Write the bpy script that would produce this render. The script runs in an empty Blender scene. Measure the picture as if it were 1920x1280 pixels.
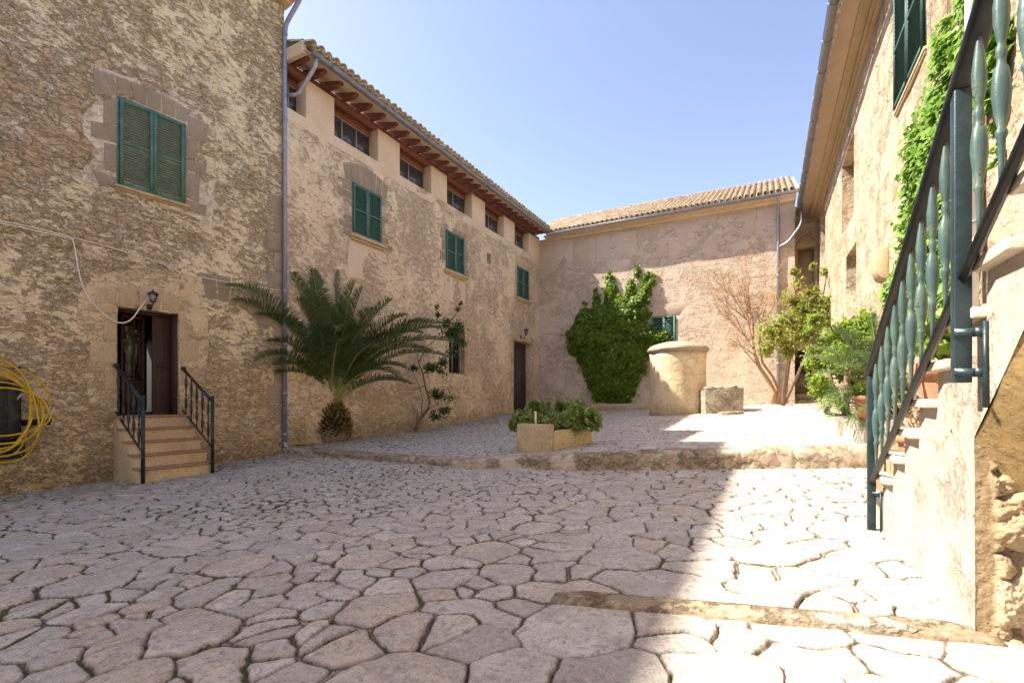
import bpy, math, random
import numpy as np
from mathutils import Vector, Matrix, noise as mnoise

# ---------------------------------------------------------------- camera, sky, sun, exposure
S = bpy.context.scene
TH = math.atan(478/900); CT, ST = math.cos(TH), math.sin(TH)
EYE = 1.6
cam = bpy.data.cameras.new('camera'); cam.sensor_width = 36.0; cam.lens = 36*900/1920
cam.shift_y = 105/1920; cam.clip_start = 0.05; cam.clip_end = 3000
camo = bpy.data.objects.new('camera', cam); S.collection.objects.link(camo)
camo.location = (0, 0, EYE); camo.rotation_euler = (math.pi/2, 0, TH); S.camera = camo

SUN_TRAVEL = Vector((1.0, 0.38, -1.24)).normalized()
w = bpy.data.worlds.new('World'); S.world = w; w.use_nodes = True
nt = w.node_tree; nt.nodes.clear()
sky = nt.nodes.new('ShaderNodeTexSky'); sky.sky_type = 'NISHITA'; sky.sun_disc = False
sky.sun_elevation = math.asin(-SUN_TRAVEL.z); sky.sun_rotation = math.atan2(-SUN_TRAVEL.x, -SUN_TRAVEL.y)
sky.air_density = 1.0; sky.dust_density = 1.2; sky.ozone_density = 2.6
bg = nt.nodes.new('ShaderNodeBackground'); bg.inputs[1].default_value = 0.080
wo = nt.nodes.new('ShaderNodeOutputWorld')
tint = nt.nodes.new('ShaderNodeMix'); tint.data_type = 'RGBA'; tint.blend_type = 'MULTIPLY'; tint.inputs[0].default_value = 1
tint.inputs[7].default_value = (.735, .61, .57, 1)   # the photograph's sky leans to violet
nt.links.new(sky.outputs[0], tint.inputs[6]); nt.links.new(tint.outputs[2], bg.inputs[0]); nt.links.new(bg.outputs[0], wo.inputs[0])
sd = bpy.data.lights.new('sun', 'SUN'); sd.energy = 2.0; sd.angle = math.radians(0.6); sd.color = (1.0, 0.93, 0.82)
so = bpy.data.objects.new('sun', sd); S.collection.objects.link(so)
so.rotation_euler = SUN_TRAVEL.to_track_quat('-Z', 'Y').to_euler()
S.view_settings.view_transform = 'Standard'; S.view_settings.look = 'None'
S.view_settings.exposure = 2.8; S.view_settings.gamma = 1.0
S.render.engine = 'CYCLES'
S.cycles.max_bounces = 10; S.cycles.diffuse_bounces = 8; S.cycles.transparent_max_bounces = 8
S.cycles.sample_clamp_indirect = 6.0
try: S.cycles.use_denoising = True
except Exception: pass
random.seed(7); rng = np.random.default_rng(7)
C = S.collection

# ---------------------------------------------------------------- scene-graph helpers
def tag(o, label=None, cat=None, group=None, kind=None):
    if label: o['label'] = label
    if cat: o['category'] = cat
    if group: o['group'] = group
    if kind: o['kind'] = kind
    return o
def thing(name, label, cat, loc=(0, 0, 0), group=None):
    o = bpy.data.objects.new(name, None); C.objects.link(o); o.location = loc
    o.empty_display_size = 0.2
    return tag(o, label, cat, group)
class MB:
    def __init__(s): s.V = []; s.F = []; s.M = []; s.n = 0; s.mi = 0
    def add(s, V, F):
        V = np.asarray(V, float).reshape(-1, 3); b = s.n
        s.V.append(V); s.n += len(V)
        for f in F: s.F.append(tuple(int(i)+b for i in f)); s.M.append(s.mi)
    def box(s, c, h, ax=None, taper=1.0):
        """centre c, half sizes h, axes ax (3 unit vectors); taper scales the top"""
        ax = ax or (Vector((1, 0, 0)), Vector((0, 1, 0)), Vector((0, 0, 1))); c = Vector(c)
        V = []
        for z in (-1, 1):
            t = taper if z > 0 else 1
            for x, y in ((-1, -1), (1, -1), (1, 1), (-1, 1)):
                V.append(c + ax[0]*x*h[0]*t + ax[1]*y*h[1]*t + ax[2]*z*h[2])
        s.add(V, [(3, 2, 1, 0), (4, 5, 6, 7), (0, 1, 5, 4), (1, 2, 6, 5), (2, 3, 7, 6), (3, 0, 4, 7)])
    def b2(s, a, b):
        a = Vector(a); b = Vector(b); s.box((a+b)/2, [abs(x)/2 for x in (b-a)])
    def tube(s, pts, r, seg=8, cap=True, flat=1.0, up=None):
        pts = [Vector(p) for p in pts]; n = len(pts)
        rr = r if hasattr(r, '__len__') else [r]*n
        V = []; prev = up
        for i, p in enumerate(pts):
            t = (pts[min(i+1, n-1)]-pts[max(i-1, 0)])
            if t.length < 1e-9: t = Vector((0, 0, 1))
            t.normalize()
            a = prev if prev is not None else (Vector((0, 0, 1)) if abs(t.z) < .9 else Vector((1, 0, 0)))
            a = (a - t*a.dot(t))
            if a.length < 1e-6: a = t.orthogonal()
            a.normalize(); b = t.cross(a); prev = a
            for k in range(seg):
                an = 2*math.pi*k/seg
                V.append(p + a*math.cos(an)*rr[i]*flat + b*math.sin(an)*rr[i])
        F = [(i*seg+k, i*seg+(k+1) % seg, (i+1)*seg+(k+1) % seg, (i+1)*seg+k) for i in range(n-1) for k in range(seg)]
        if cap: F += [tuple(range(seg-1, -1, -1)), tuple((n-1)*seg+k for k in range(seg))]
        s.add(V, F)
    def lathe(s, o, prof, seg=16, ax=None):
        """prof = [(r,z)...] about the vertical through o"""
        o = Vector(o); V = []
        for r, z in prof:
            for k in range(seg):
                an = 2*math.pi*k/seg; V.append(o+Vector((math.cos(an)*r, math.sin(an)*r, z)))
        n = len(prof)
        F = [(i*seg+k, i*seg+(k+1) % seg, (i+1)*seg+(k+1) % seg, (i+1)*seg+k) for i in range(n-1) for k in range(seg)]
        F += [tuple(range(seg-1, -1, -1)), tuple((n-1)*seg+k for k in range(seg))]
        s.add(V, F)
    def prism(s, poly, n, d):
        """closed polygon of 3D points pushed along n by d"""
        poly = [Vector(p) for p in poly]; n = Vector(n); k = len(poly)
        nrm = Vector((0, 0, 0))
        for i in range(k): nrm += poly[i].cross(poly[(i+1) % k])
        if nrm.dot(n) < 0: poly.reverse()
        V = poly+[p+n*d for p in poly]
        F = [tuple(range(k-1, -1, -1)), tuple(range(k, 2*k))]+[(i, (i+1) % k, (i+1) % k+k, i+k) for i in range(k)]
        s.add(V, F)
    def build(s, name, mat, parent=None, smooth=False, bevel=0, warp=0, wf=1.5):
        me = bpy.data.meshes.new(name)
        V = np.concatenate(s.V) if s.V else np.zeros((0, 3))
        if warp:
            V = V.copy()
            for i in range(len(V)):
                V[i] += np.array(mnoise.noise_vector(Vector(V[i])*wf))*warp
        ln = np.array([len(f) for f in s.F], np.int32)
        me.vertices.add(len(V)); me.vertices.foreach_set('co', V.astype(np.float32).ravel())
        idx = np.fromiter((i for f in s.F for i in f), np.int32)
        me.loops.add(len(idx)); me.loops.foreach_set('vertex_index', idx)
        me.polygons.add(len(ln)); st = np.concatenate([[0], np.cumsum(ln)[:-1]]).astype(np.int32) if len(ln) else ln
        me.polygons.foreach_set('loop_start', st); me.polygons.foreach_set('loop_total', ln)
        mats = mat if isinstance(mat, (list, tuple)) else [mat]
        for m in mats: me.materials.append(m)
        me.polygons.foreach_set('material_index', np.array(s.M, np.int32))
        if smooth: me.polygons.foreach_set('use_smooth', np.ones(len(ln), bool))
        me.update(calc_edges=True); me.validate()
        return link(name, me, parent, bevel)
def link(name, me, parent=None, bevel=0):
    o = bpy.data.objects.new(name, me); C.objects.link(o)
    if parent:
        o.parent = parent
        if parent.type == 'EMPTY': o.location = -Vector(parent.location)
    if bevel:
        m = o.modifiers.new('bevel', 'BEVEL'); m.width = bevel; m.segments = 2; m.limit_method = 'ANGLE'
        m.angle_limit = math.radians(40)
    return o

# ---------------------------------------------------------------- numpy noise
_P = rng.permutation(256); _P = np.concatenate([_P, _P, _P]); _G = rng.uniform(0, 1, 256)
def vnoise(x, y, z=0.0):
    x = np.asarray(x, float); y = np.asarray(y, float); z = np.zeros_like(x)+z
    xi = np.floor(x).astype(int); yi = np.floor(y).astype(int); zi = np.floor(z).astype(int)
    xf = x-xi; yf = y-yi; zf = z-zi
    u = xf*xf*(3-2*xf); v = yf*yf*(3-2*yf); t = zf*zf*(3-2*zf)
    def g(a, b, c): return _G[_P[_P[_P[(xi+a) & 255]+((yi+b) & 255)]+((zi+c) & 255)]]
    def pl(c):
        return (g(0, 0, c)*(1-u)+g(1, 0, c)*u)*(1-v)+(g(0, 1, c)*(1-u)+g(1, 1, c)*u)*v
    return (pl(0)*(1-t)+pl(1)*t)*2-1
def fbm(x, y, z=0.0, o=4):
    r = 0; a = 1; s = 0
    for i in range(o):
        r = r+a*vnoise(x*2**i+i*17.3, y*2**i-i*9.1, z*2**i); s += a; a *= .5
    return r/s

# ---------------------------------------------------------------- the lay of the land (all in metres)
def kerbY(X): return np.interp(X, [-10.6, -7.2, -4.9, -2.5, -0.6, 1.3, 3], [7.75, 7.45, 7.05, 7.25, 7.75, 8.2, 8.6])
def low(X, Y):
    X = np.asarray(X, float); Y = np.asarray(Y, float)
    return .56+.052*np.minimum(X, 2.5)+.045*np.clip(Y-3, 0, 6)*np.clip(-X/10.5, 0, 1)**1.6
def terr(X, Y):
    X = np.asarray(X, float); Y = np.asarray(Y, float)
    b = np.clip((Y-kerbY(X))/(22.6-kerbY(X)), -.05, 1.3); a = np.clip((X+10.4)/12, 0, 1)
    fr = np.interp(X, [-10.4, -7.2, -4.85, -2.46, -.57, 1.2], [.37, .385, .47, .70, .815, .91])
    bk = np.interp(X, [-10.4, -6, .2, 1.9], [.97, 1.02, 1.31, 1.38])
    zl = np.interp(Y, [7.6, 12.5, 16.7, 18.6, 22.6], [.37, .5, .68, .85, .97])
    return fr+(bk-fr)*b+(zl-(.37+.6*np.clip(b, 0, 1)))*(1-a)**2
def ray(u, v):
    xc = (u-960)/900; zc = 1.0
    return Vector((xc*CT-zc*ST, xc*ST+zc*CT, (745-v)/900))
def onground(u, v, f=terr):
    d = ray(u, v); t = 8.0
    for i in range(60):
        g = float(f(d.x*t, d.y*t)); t = .5*t+.5*max(.5, min(60, (g-EYE)/d.z if d.z < 0 else 60))
    return Vector((d.x*t, d.y*t, float(f(d.x*t, d.y*t))))
def atY(u, v, Y):
    d = ray(u, v); t = Y/d.y; return Vector((0, 0, EYE))+d*t
class Fr:
    """a wall's frame: s along, z up, o out of the wall"""
    def __init__(s, O, d, n): s.O = Vector((O[0], O[1], 0)); s.d = Vector((d[0], d[1], 0)).normalized(); s.n = Vector((n[0], n[1], 0)).normalized()
    def p(s, a, z, o=0.0): return s.O+s.d*a+s.n*o+Vector((0, 0, z))
    def px(s, u, v, o=0.0):
        r = ray(u, v); E = Vector((0, 0, EYE)); t = ((s.O+s.n*o-E).dot(s.n))/r.dot(s.n)
        q = E+r*t; return ((q-s.O).dot(s.d), q.z)
    def ax(s): return (s.d, s.n, Vector((0, 0, 1)))
    def box(s, mb, s0, s1, z0, z1, o0, o1): mb.box(s.p((s0+s1)/2, (z0+z1)/2, (o0+o1)/2), (abs(s1-s0)/2, abs(o1-o0)/2, abs(z1-z0)/2), s.ax())
tdir = Vector((.555*CT-.832*ST, .555*ST+.832*CT, 0)).normalized()
TW = Fr((-10.98, 2.95), tdir, (tdir.y, -tdir.x))
WG = Fr((-10.4, 0), (0, 1), (1, 0))
BK = Fr((0, 22.6), (1, 0), (0, -1))
RT = Fr((1.87, 0), (0, 1), (-1, 0))
ST_ = Fr((.77, 0), (0, 1), (-1, 0))
# ---------------------------------------------------------------- materials
class N:
    """small node-graph builder"""
    def __init__(s, name):
        s.m = bpy.data.materials.new(name); s.m.use_nodes = True; s.t = s.m.node_tree; s.t.nodes.clear()
        s.out = s.t.nodes.new('ShaderNodeOutputMaterial'); s.bs = s.t.nodes.new('ShaderNodeBsdfPrincipled')
        s.t.links.new(s.bs.outputs[0], s.out.inputs[0])
    def _in(s, sock, v):
        if v is None: return
        if isinstance(v, bpy.types.NodeSocket): s.t.links.new(v, sock)
        elif isinstance(v, (tuple, list)) and len(v) == 3 and sock.type == 'RGBA': sock.default_value = (*v, 1)
        else: sock.default_value = v
    def n(s, t, props=None, **k):
        nd = s.t.nodes.new(t)
        for a, b in (props or {}).items(): setattr(nd, a, b)
        for a, b in k.items(): s._in(nd.inputs[int(a[1:])] if a[0] == 'i' and a[1:].isdigit() else nd.inputs[a.replace('_', ' ')], b)
        return nd
    def P(s): return s.n('ShaderNodeTexCoord').outputs['Object']
    def map(s, p, sc, loc=(0, 0, 0)): return s.n('ShaderNodeMapping', None, Vector=p, Scale=sc, Location=loc).outputs[0]
    def noise(s, p, sc, det=4, ro=.55, dis=0, col=False):
        return s.n('ShaderNodeTexNoise', None, Vector=p, Scale=sc, Detail=det, Roughness=ro, Distortion=dis).outputs[1 if col else 0]
    def vor(s, p, sc, feat='F1', out=0, rnd=1): return s.n('ShaderNodeTexVoronoi', {'feature': feat}, Vector=p, Scale=sc, Randomness=rnd).outputs[out]
    def ramp(s, f, st, interp='LINEAR'):
        nd = s.n('ShaderNodeValToRGB', None, Fac=f); cr = nd.color_ramp; cr.interpolation = interp
        while len(cr.elements) < len(st): cr.elements.new(.5)
        for e, (p, c) in zip(cr.elements, st): e.position = p; e.color = (*c, 1) if hasattr(c, '__len__') else (c, c, c, 1)
        return nd.outputs[0]
    def rng(s, f, a, b, c=0., d=1.): return s.n('ShaderNodeMapRange', {'interpolation_type': 'SMOOTHSTEP'}, Value=f, i1=a, i2=b, i3=c, i4=d).outputs[0]
    def mix(s, f, a, b, mode='MIX'):
        nd = s.n('ShaderNodeMix', {'data_type': 'RGBA', 'blend_type': mode}); s._in(nd.inputs[0], f); s._in(nd.inputs[6], a); s._in(nd.inputs[7], b)
        return nd.outputs[2]
    def math(s, op, a, b=0.): nd = s.n('ShaderNodeMath', {'operation': op}, i0=a, i1=b); return nd.outputs[0]
    def warp(s, p, sc, amt, det=3):
        c = s.noise(p, sc, det, col=True)
        v = s.n('ShaderNodeVectorMath', {'operation': 'SUBTRACT'}, i0=c, i1=(.5, .5, .5)).outputs[0]
        v = s.n('ShaderNodeVectorMath', {'operation': 'SCALE'}, i0=v, Scale=amt).outputs[0]
        return s.n('ShaderNodeVectorMath', {'operation': 'ADD'}, i0=p, i1=v).outputs[0]
    def bump(s, h, dist=.02, st=1.0, nrm=None):
        nd = s.n('ShaderNodeBump', None, Height=h, Distance=dist, Strength=st)
        if nrm is not None: s._in(nd.inputs['Normal'], nrm)
        return nd.outputs[0]
    def fin(s, col, rough=.9, nrm=None, metal=0., spec=.3):
        s._in(s.bs.inputs['Base Color'], col); s._in(s.bs.inputs['Roughness'], rough); s._in(s.bs.inputs['Metallic'], metal)
        s.bs.inputs['Specular IOR Level'].default_value = spec
        if nrm is not None: s._in(s.bs.inputs['Normal'], nrm)
        return s.m
def mulc(c, k): return tuple(x*k for x in c)

def wall_mat(name, plA, plB, dark, pale, streak=.8, cover=.5, scale=(4., 4., 11.), grime=.5, fleck=.5, zlow=None, lowcol=None, relief=.03, seed=0., ang=0., cells=.3, pits=.6, runs=.4):
    """old lime render worn into ragged horizontal hollows, pale flecks of sound render, soft weather stains"""
    g = N(name); p = g.P(); q = g.map(p, (1, 1, 1), (seed, seed*.7, seed*.3))
    qr = g.n('ShaderNodeMapping', None, Vector=q, Rotation=(ang, 0, 0)).outputs[0] if ang else q
    big = g.noise(q, .38, 3, .6); mid = g.noise(q, 1.6, 6, .62); fine = g.noise(q, 8, 8, .68); grain = g.noise(q, 60, 5, .7)
    wq = g.warp(qr, 1.9, .22, 4)
    st = g.noise(g.map(wq, scale), 1.0, 9, .72, .0); st2 = g.noise(g.map(g.warp(qr, 6, .12, 3), mulc(scale, 2.6)), 1.0, 6, .7)
    ce = g.vor(g.map(g.warp(qr, 2.6, .4, 4), mulc(scale, .62)), 1.0, 'DISTANCE_TO_EDGE', 0)
    cc = g.n('ShaderNodeSeparateColor', None, i0=g.vor(g.map(g.warp(qr, 2.6, .4, 4), mulc(scale, .62)), 1.0, 'F1', 1)).outputs[0]
    col = g.mix(g.rng(mid, .34, .66), plA, plB); col = g.mix(g.math('MULTIPLY', g.rng(cc, .2, .9), cells), col, pale)
    region = g.math('ADD', g.math('MULTIPLY', big, .55), g.math('MULTIPLY', mid, .45))
    thr = g.rng(region, .36, .62, .60-.10*cover, .50-.16*cover)     # where the render has gone, more streaks
    hol = g.n('ShaderNodeMapRange', {'interpolation_type': 'SMOOTHSTEP'}, Value=g.math('ADD', g.math('MULTIPLY', st, .72), g.math('MULTIPLY', st2, .28)), i1=thr, i2=g.math('ADD', thr, .07)).outputs[0]
    edge = g.math('MULTIPLY', g.rng(ce, .0, .09, 1., 0.), g.rng(region, .40, .55, .15, 1.))
    run = g.noise(g.map(g.warp(q, 3, .3), (2.2, 2.2, .55)), 1.0, 6, .68)
    gr = g.math('MULTIPLY', g.rng(g.math('ADD', g.math('MULTIPLY', run, .6), g.math('MULTIPLY', big, .4)), .42, .64), grime)
    col = g.mix(g.math('MULTIPLY', gr, g.rng(fine, .3, .65, .5, 1.)), col, mulc(dark, 1.7))
    fl = g.noise(g.map(g.warp(qr, 4, .25, 3), mulc(scale, .75), (7, 3, 5)), 1.0, 5, .55)
    fk = g.math('MULTIPLY', g.rng(fl, .60-.05*fleck, .625-.05*fleck), g.rng(st2, .35, .5, .4, 1.))
    col = g.mix(g.math('MULTIPLY', hol, streak), col, g.mix(g.rng(fine, .35, .65), dark, mulc(dark, 2.1)))
    col = g.mix(g.math('MULTIPLY', edge, streak*.85), col, dark)
    col = g.mix(g.math('MULTIPLY', fk, min(1, fleck*1.3)), col, pale)
    pit = g.math('MULTIPLY', g.rng(g.vor(g.warp(q, 6, .1), 4.5, 'F1', 0), .05, .09, 1., 0.), g.rng(mid, .45, .55))
    col = g.mix(g.math('MULTIPLY', pit, pits), col, mulc(dark, .6))
    sz = g.n('ShaderNodeSeparateXYZ', None, i0=p).outputs[2]
    if zlow is not None:
        zq_ = g.math('ADD', sz, g.math('MULTIPLY', g.math('SUBTRACT', mid, .5), 1.6))
        lw = g.rng(zq_, zlow[0], zlow[1], 1., 0.)
        lc = g.mix(g.rng(fine, .35, .65), lowcol[0], lowcol[1]); lc = g.mix(g.math('MULTIPLY', g.rng(cc, .55, .9), .5), lc, pale)
        lc = g.mix(g.math('MULTIPLY', g.math('MAXIMUM', edge, g.math('MULTIPLY', hol, .6)), .55), lc, mulc(dark, 1.5))
        col = g.mix(g.math('MULTIPLY', lw, .7), col, lc)
        foot = g.rng(g.math('ADD', sz, g.math('MULTIPLY', g.math('SUBTRACT', fine, .5), .6)), zlow[2], zlow[2]+.55, 1., 0.)
        col = g.mix(g.math('MULTIPLY', foot, .5), col, (.16, .13, .06))
    col = g.mix(g.math('MULTIPLY', g.rng(grain, .45, .75), .22), col, mulc(dark, 1.4))
    col = g.mix(g.math('MULTIPLY', g.rng(grain, .55, .30), .15), col, pale)
    nick = g.rng(g.noise(g.map(qr, (17, 17, 30)), 1.0, 5, .75), .55, .62); col = g.mix(g.math('MULTIPLY', nick, .50), col, mulc(dark, .9))
    chip = g.rng(g.noise(g.map(qr, (14, 14, 22), (5, 5, 5)), 1.0, 5, .7), .57, .63); col = g.mix(g.math('MULTIPLY', chip, .45), col, pale)
    h = g.math('ADD', g.math('MULTIPLY', fine, .5), g.math('MULTIPLY', grain, .09))
    h = g.math('SUBTRACT', h, g.math('MULTIPLY', hol, .55)); h = g.math('ADD', h, g.math('MULTIPLY', fk, .35))
    h = g.math('SUBTRACT', h, g.math('MULTIPLY', edge, .4)); h = g.math('SUBTRACT', h, g.math('MULTIPLY', pit, .8)); h = g.math('ADD', h, g.math('MULTIPLY', mid, .6))
    return g.fin(col, .92, g.bump(h, relief, .9), spec=.12)

def stone_mat(name, a, b, dark, sc=3., rel=.008, patch=.5, rough=.88):
    g = N(name); p = g.P(); rnd = g.n('ShaderNodeNewGeometry').outputs['Random Per Island']
    m = g.noise(p, sc, 6, .6); f = g.noise(p, sc*9, 6, .65)
    c = g.mix(g.rng(m, .35, .65), a, b); c = g.mix(g.math('MULTIPLY', g.rng(f, .5, .7), patch), c, dark)
    c = g.mix(g.math('MULTIPLY', rnd, .35), c, mulc(dark, 1.6))
    pit = g.rng(g.vor(g.warp(p, 20, .05), 28, 'F1', 0), .1, .2, 1., 0.)
    c = g.mix(g.math('MULTIPLY', pit, .3), c, dark)
    c = g.mix(g.math('MULTIPLY', g.rng(g.noise(p, sc*14, 5, .75), .53, .62), .30), c, dark)
    h = g.math('SUBTRACT', g.math('ADD', g.math('MULTIPLY', f, .7), g.math('MULTIPLY', m, .6)), g.math('MULTIPLY', pit, .4))
    return g.fin(c, rough, g.bump(h, rel, 1.), spec=.2)
def paint_mat(name, c, c2, rough=.5, chip=None, sc=8., rel=.002, metal=0., amt=.35, spec=.4):
    g = N(name); p = g.P(); m = g.noise(p, sc, 5, .65); f = g.noise(p, sc*12, 4, .6)
    col = g.mix(g.math('MULTIPLY', g.rng(m, .4, .65), amt*1.6), c, c2)
    if chip: col = g.mix(g.rng(g.math('ADD', g.math('MULTIPLY', m, .6), g.math('MULTIPLY', f, .4)), .60, .63), col, chip)
    return g.fin(col, rough, g.bump(g.math('ADD', m, f), rel, .6), metal, spec)
def leaf_mat(name, cols, rough=.45, trans=.35):
    g = N(name); r = g.n('ShaderNodeNewGeometry').outputs['Random Per Island']
    p = g.P(); m = g.noise(p, 2.0, 3)
    f = g.math('ADD', g.math('MULTIPLY', r, .75), g.math('MULTIPLY', g.rng(m, .3, .7), .25))
    col = g.ramp(f, [(i/(len(cols)-1), c) for i, c in enumerate(cols)])
    g.fin(col, rough, None, spec=.3)
    tr = g.n('ShaderNodeBsdfTranslucent', None, Color=g.mix(.5, col, mulc(cols[-1], 1.5), 'MIX'))
    mx = g.n('ShaderNodeMixShader', None, Fac=trans); g.t.links.new(g.bs.outputs[0], mx.inputs[1]); g.t.links.new(tr.outputs[0], mx.inputs[2])
    g.t.links.new(mx.outputs[0], g.out.inputs[0]); return g.m
def wood_mat(name, a, b, rough=.7, sc=(30, 30, 2)):
    g = N(name); p = g.map(g.P(), sc); m = g.noise(p, 1., 6, .6, 1.); col = g.mix(g.rng(m, .3, .7), a, b)
    return g.fin(col, rough, g.bump(m, .003, .5), spec=.3)

M = {}
M['tower'] = wall_mat('tower_masonry', (.84, .68, .42), (.75, .59, .34), (.25, .165, .095), (.84, .72, .54), streak=.72, cover=.62, scale=(5.4, 5.4, 12.), grime=.48, fleck=.55,
                      zlow=(1.4, 3.6, .15), lowcol=((.66, .47, .23), (.52, .36, .18)), relief=.045, ang=.14, cells=.35)
M['wing'] = wall_mat('wing_render', (.83, .67, .45), (.75, .585, .37), (.31, .22, .15), (.82, .69, .54), streak=.42, cover=.38, scale=(5.2, 5.2, 10.), grime=.62, fleck=.35, seed=5.,
                     zlow=(1.8, 3.4, .6), lowcol=((.66, .49, .27), (.56, .41, .24)), relief=.035, ang=.25, cells=.2)
M['back'] = wall_mat('back_render', (.65, .525, .39), (.57, .45, .33), (.28, .205, .15), (.72, .60, .48), streak=.26, cover=.34, scale=(3.2, 3.2, 5.), grime=.40, fleck=.35, seed=11., relief=.032, cells=.15)
M['right'] = wall_mat('right_render', (.48, .375, .26), (.40, .31, .205), (.22, .15, .095), (.56, .48, .37), streak=.35, cover=.25, scale=(2.2, 2.2, 4.), grime=.40, fleck=.5, seed=17., relief=.04, cells=.2)
M['patch_pink'] = stone_mat('pink_render', (.61, .485, .38), (.54, .42, .325), (.38, .28, .22), 1.2, .01, .45)
M['patch_pink2'] = stone_mat('warm_pink_render', (.58, .455, .34), (.52, .40, .29), (.34, .25, .19), 1.2, .01, .5)
M['clere'] = stone_mat('clerestory_render', (.74, .60, .44), (.66, .52, .37), (.46, .34, .24), 1.5, .008, .4)
M['ashlar'] = stone_mat('ashlar', (.40, .325, .235), (.32, .255, .18), (.18, .13, .09), 2.5, .014, .5)
M['ashlar_warm'] = stone_mat('warm_ashlar', (.60, .46, .28), (.50, .375, .22), (.26, .18, .11), 2.5, .012, .45)
M['patch'] = wall_mat('lime_patch', (.80, .67, .50), (.70, .56, .40), (.30, .22, .15), (.80, .68, .52), streak=.30, cover=.25, scale=(6., 6., 9.), grime=.5, fleck=.3, seed=61., relief=.02, cells=.2)
M['patch_ochre'] = wall_mat('ochre_patch', (.70, .53, .31), (.60, .44, .24), (.27, .19, .11), (.76, .62, .42), streak=.35, cover=.3, scale=(5., 5., 8.), grime=.5, fleck=.3, seed=71., relief=.025, cells=.3)
M['kerb'] = wall_mat('kerb_stone', (.58, .48, .36), (.44, .33, .21), (.16, .12, .075), (.66, .57, .45), streak=.55, cover=.45, scale=(2.6, 2.6, 4.), grime=.8, fleck=.3, seed=51., relief=.04, cells=.3)
M['well'] = wall_mat('well_render', (.70, .57, .38), (.62, .48, .27), (.36, .26, .15), (.76, .66, .50), streak=.25, cover=.2, scale=(2.5, 2.5, 3.), grime=.5, fleck=.3, seed=23., relief=.02, cells=.1, zlow=(1.1, 2.2, .95), lowcol=((.66, .50, .27), (.56, .42, .22)))
M['wellcap'] = stone_mat('well_cap_stone', (.46, .38, .28), (.36, .29, .2), (.16, .12, .08), 4., .02, .5)
M['trough'] = wall_mat('trough_stone', (.42, .35, .25), (.33, .27, .19), (.10, .09, .075), (.60, .50, .38), streak=.5, cover=.4, scale=(3., 3., 4.), grime=.7, fleck=.3, seed=41., relief=.025, cells=.2)
M['planter'] = stone_mat('planter_stone', (.62, .48, .28), (.50, .38, .21), (.20, .15, .09), 3., .02, .6)
M['whitewash'] = wall_mat('stair_whitewash', (.47, .42, .35), (.42, .36, .285), (.27, .20, .14), (.53, .48, .41), streak=.05, cover=.0, scale=(3., 3., 3.), grime=.50, fleck=.25, seed=31., relief=.018, cells=.12, pits=.4)
M['nosing'] = stone_mat('step_stone', (.66, .60, .50), (.56, .48, .38), (.32, .26, .19), 6., .006, .3, .6)
M['soffit'] = stone_mat('soffit_render', (.46, .31, .13), (.33, .22, .09), (.07, .06, .04), 1.6, .012, .65)
M['strip'] = stone_mat('pier_mortar', (.38, .28, .16), (.32, .23, .13), (.18, .13, .08), 5., .010, .4)
M['rubble'] = stone_mat('pier_rubble', (.58, .47, .31), (.46, .35, .21), (.20, .14, .08), 4., .03, .5)
M['step'] = stone_mat('entrance_step', (.64, .49, .28), (.55, .41, .22), (.26, .19, .11), 3., .012, .5)
M['tread'] = stone_mat('terracotta_tread', (.42, .24, .13), (.36, .20, .11), (.2, .12, .08), 6., .004, .3)
M['terracotta'] = stone_mat('terracotta', (.50, .24, .13), (.44, .20, .11), (.26, .14, .09), 8., .004, .3)
M['green'] = paint_mat('green_shutter_paint', (.07, .17, .125), (.13, .24, .18), .65, amt=.5)
M['green_dark'] = paint_mat('weathered_green_paint', (.03, .075, .065), (.05, .12, .09), .6, amt=.5)
M['teal'] = paint_mat('teal_railing_paint', (.058, .105, .10), (.10, .15, .115), .45, amt=.6, chip=(.03, .04, .04))
M['teal_dark'] = paint_mat('dark_teal_railing_paint', (.012, .027, .031), (.03, .055, .06), .4, amt=.5)
M['iron'] = paint_mat('black_iron', (.012, .016, .018), (.04, .055, .06), .38, amt=.5)
M['rail'] = paint_mat('handrail_iron', (.010, .013, .014), (.028, .030, .030), .5, amt=.6)
M['slab'] = stone_mat('cover_slab', (.60, .52, .45), (.52, .44, .38), (.34, .28, .23), 4., .008, .4)
M['zinc'] = paint_mat('zinc', (.30, .30, .34), (.42, .42, .46), .42, metal=.55, amt=.4)
M['zinc_blue'] = paint_mat('zinc_pipe', (.27, .28, .38), (.36, .37, .46), .4, metal=.35, amt=.4)
M['white_pipe'] = paint_mat('white_pipe', (.68, .68, .68), (.6, .6, .6), .4, amt=.3)
M['rafter'] = wood_mat('rafter_wood', (.16, .055, .032), (.23, .085, .05))
M['soffitboard'] = stone_mat('eave_soffit', (.62, .46, .32), (.55, .40, .27), (.4, .28, .19), 2., .003, .2)
M['frame'] = wood_mat('window_frame_wood', (.30, .24, .19), (.40, .33, .26))
M['door'] = wood_mat('dark_door_wood', (.045, .022, .017), (.075, .038, .028))
M['olddoor'] = wood_mat('old_door_wood', (.10, .07, .055), (.06, .042, .033))
g = N('shade_black'); M['dark'] = g.fin((.02, .016, .013), .9)  # near-black panels: the shade inside openings is put into the colour
g = N('interior_plaster'); M['inside'] = g.fin((.30, .24, .18), .9)
g = N('window_glass'); M['glass'] = g.fin((.05, .05, .055), .08, spec=.6)
g = N('clear_glass'); g.bs.inputs['Transmission Weight'].default_value = 1.; M['clear'] = g.fin((.95, .97, .95), .02, spec=.5)
g = N('yellow_hose'); M['yellow'] = g.fin(g.mix(g.rng(g.noise(g.P(), 6), .4, .6), (.62, .44, .01), (.55, .33, .01)), .35, spec=.5)
g = N('black_plastic'); M['black'] = g.fin(g.mix(g.rng(g.noise(g.P(), 8), .4, .7), (.015, .017, .018), (.05, .048, .045)), .5)
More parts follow.
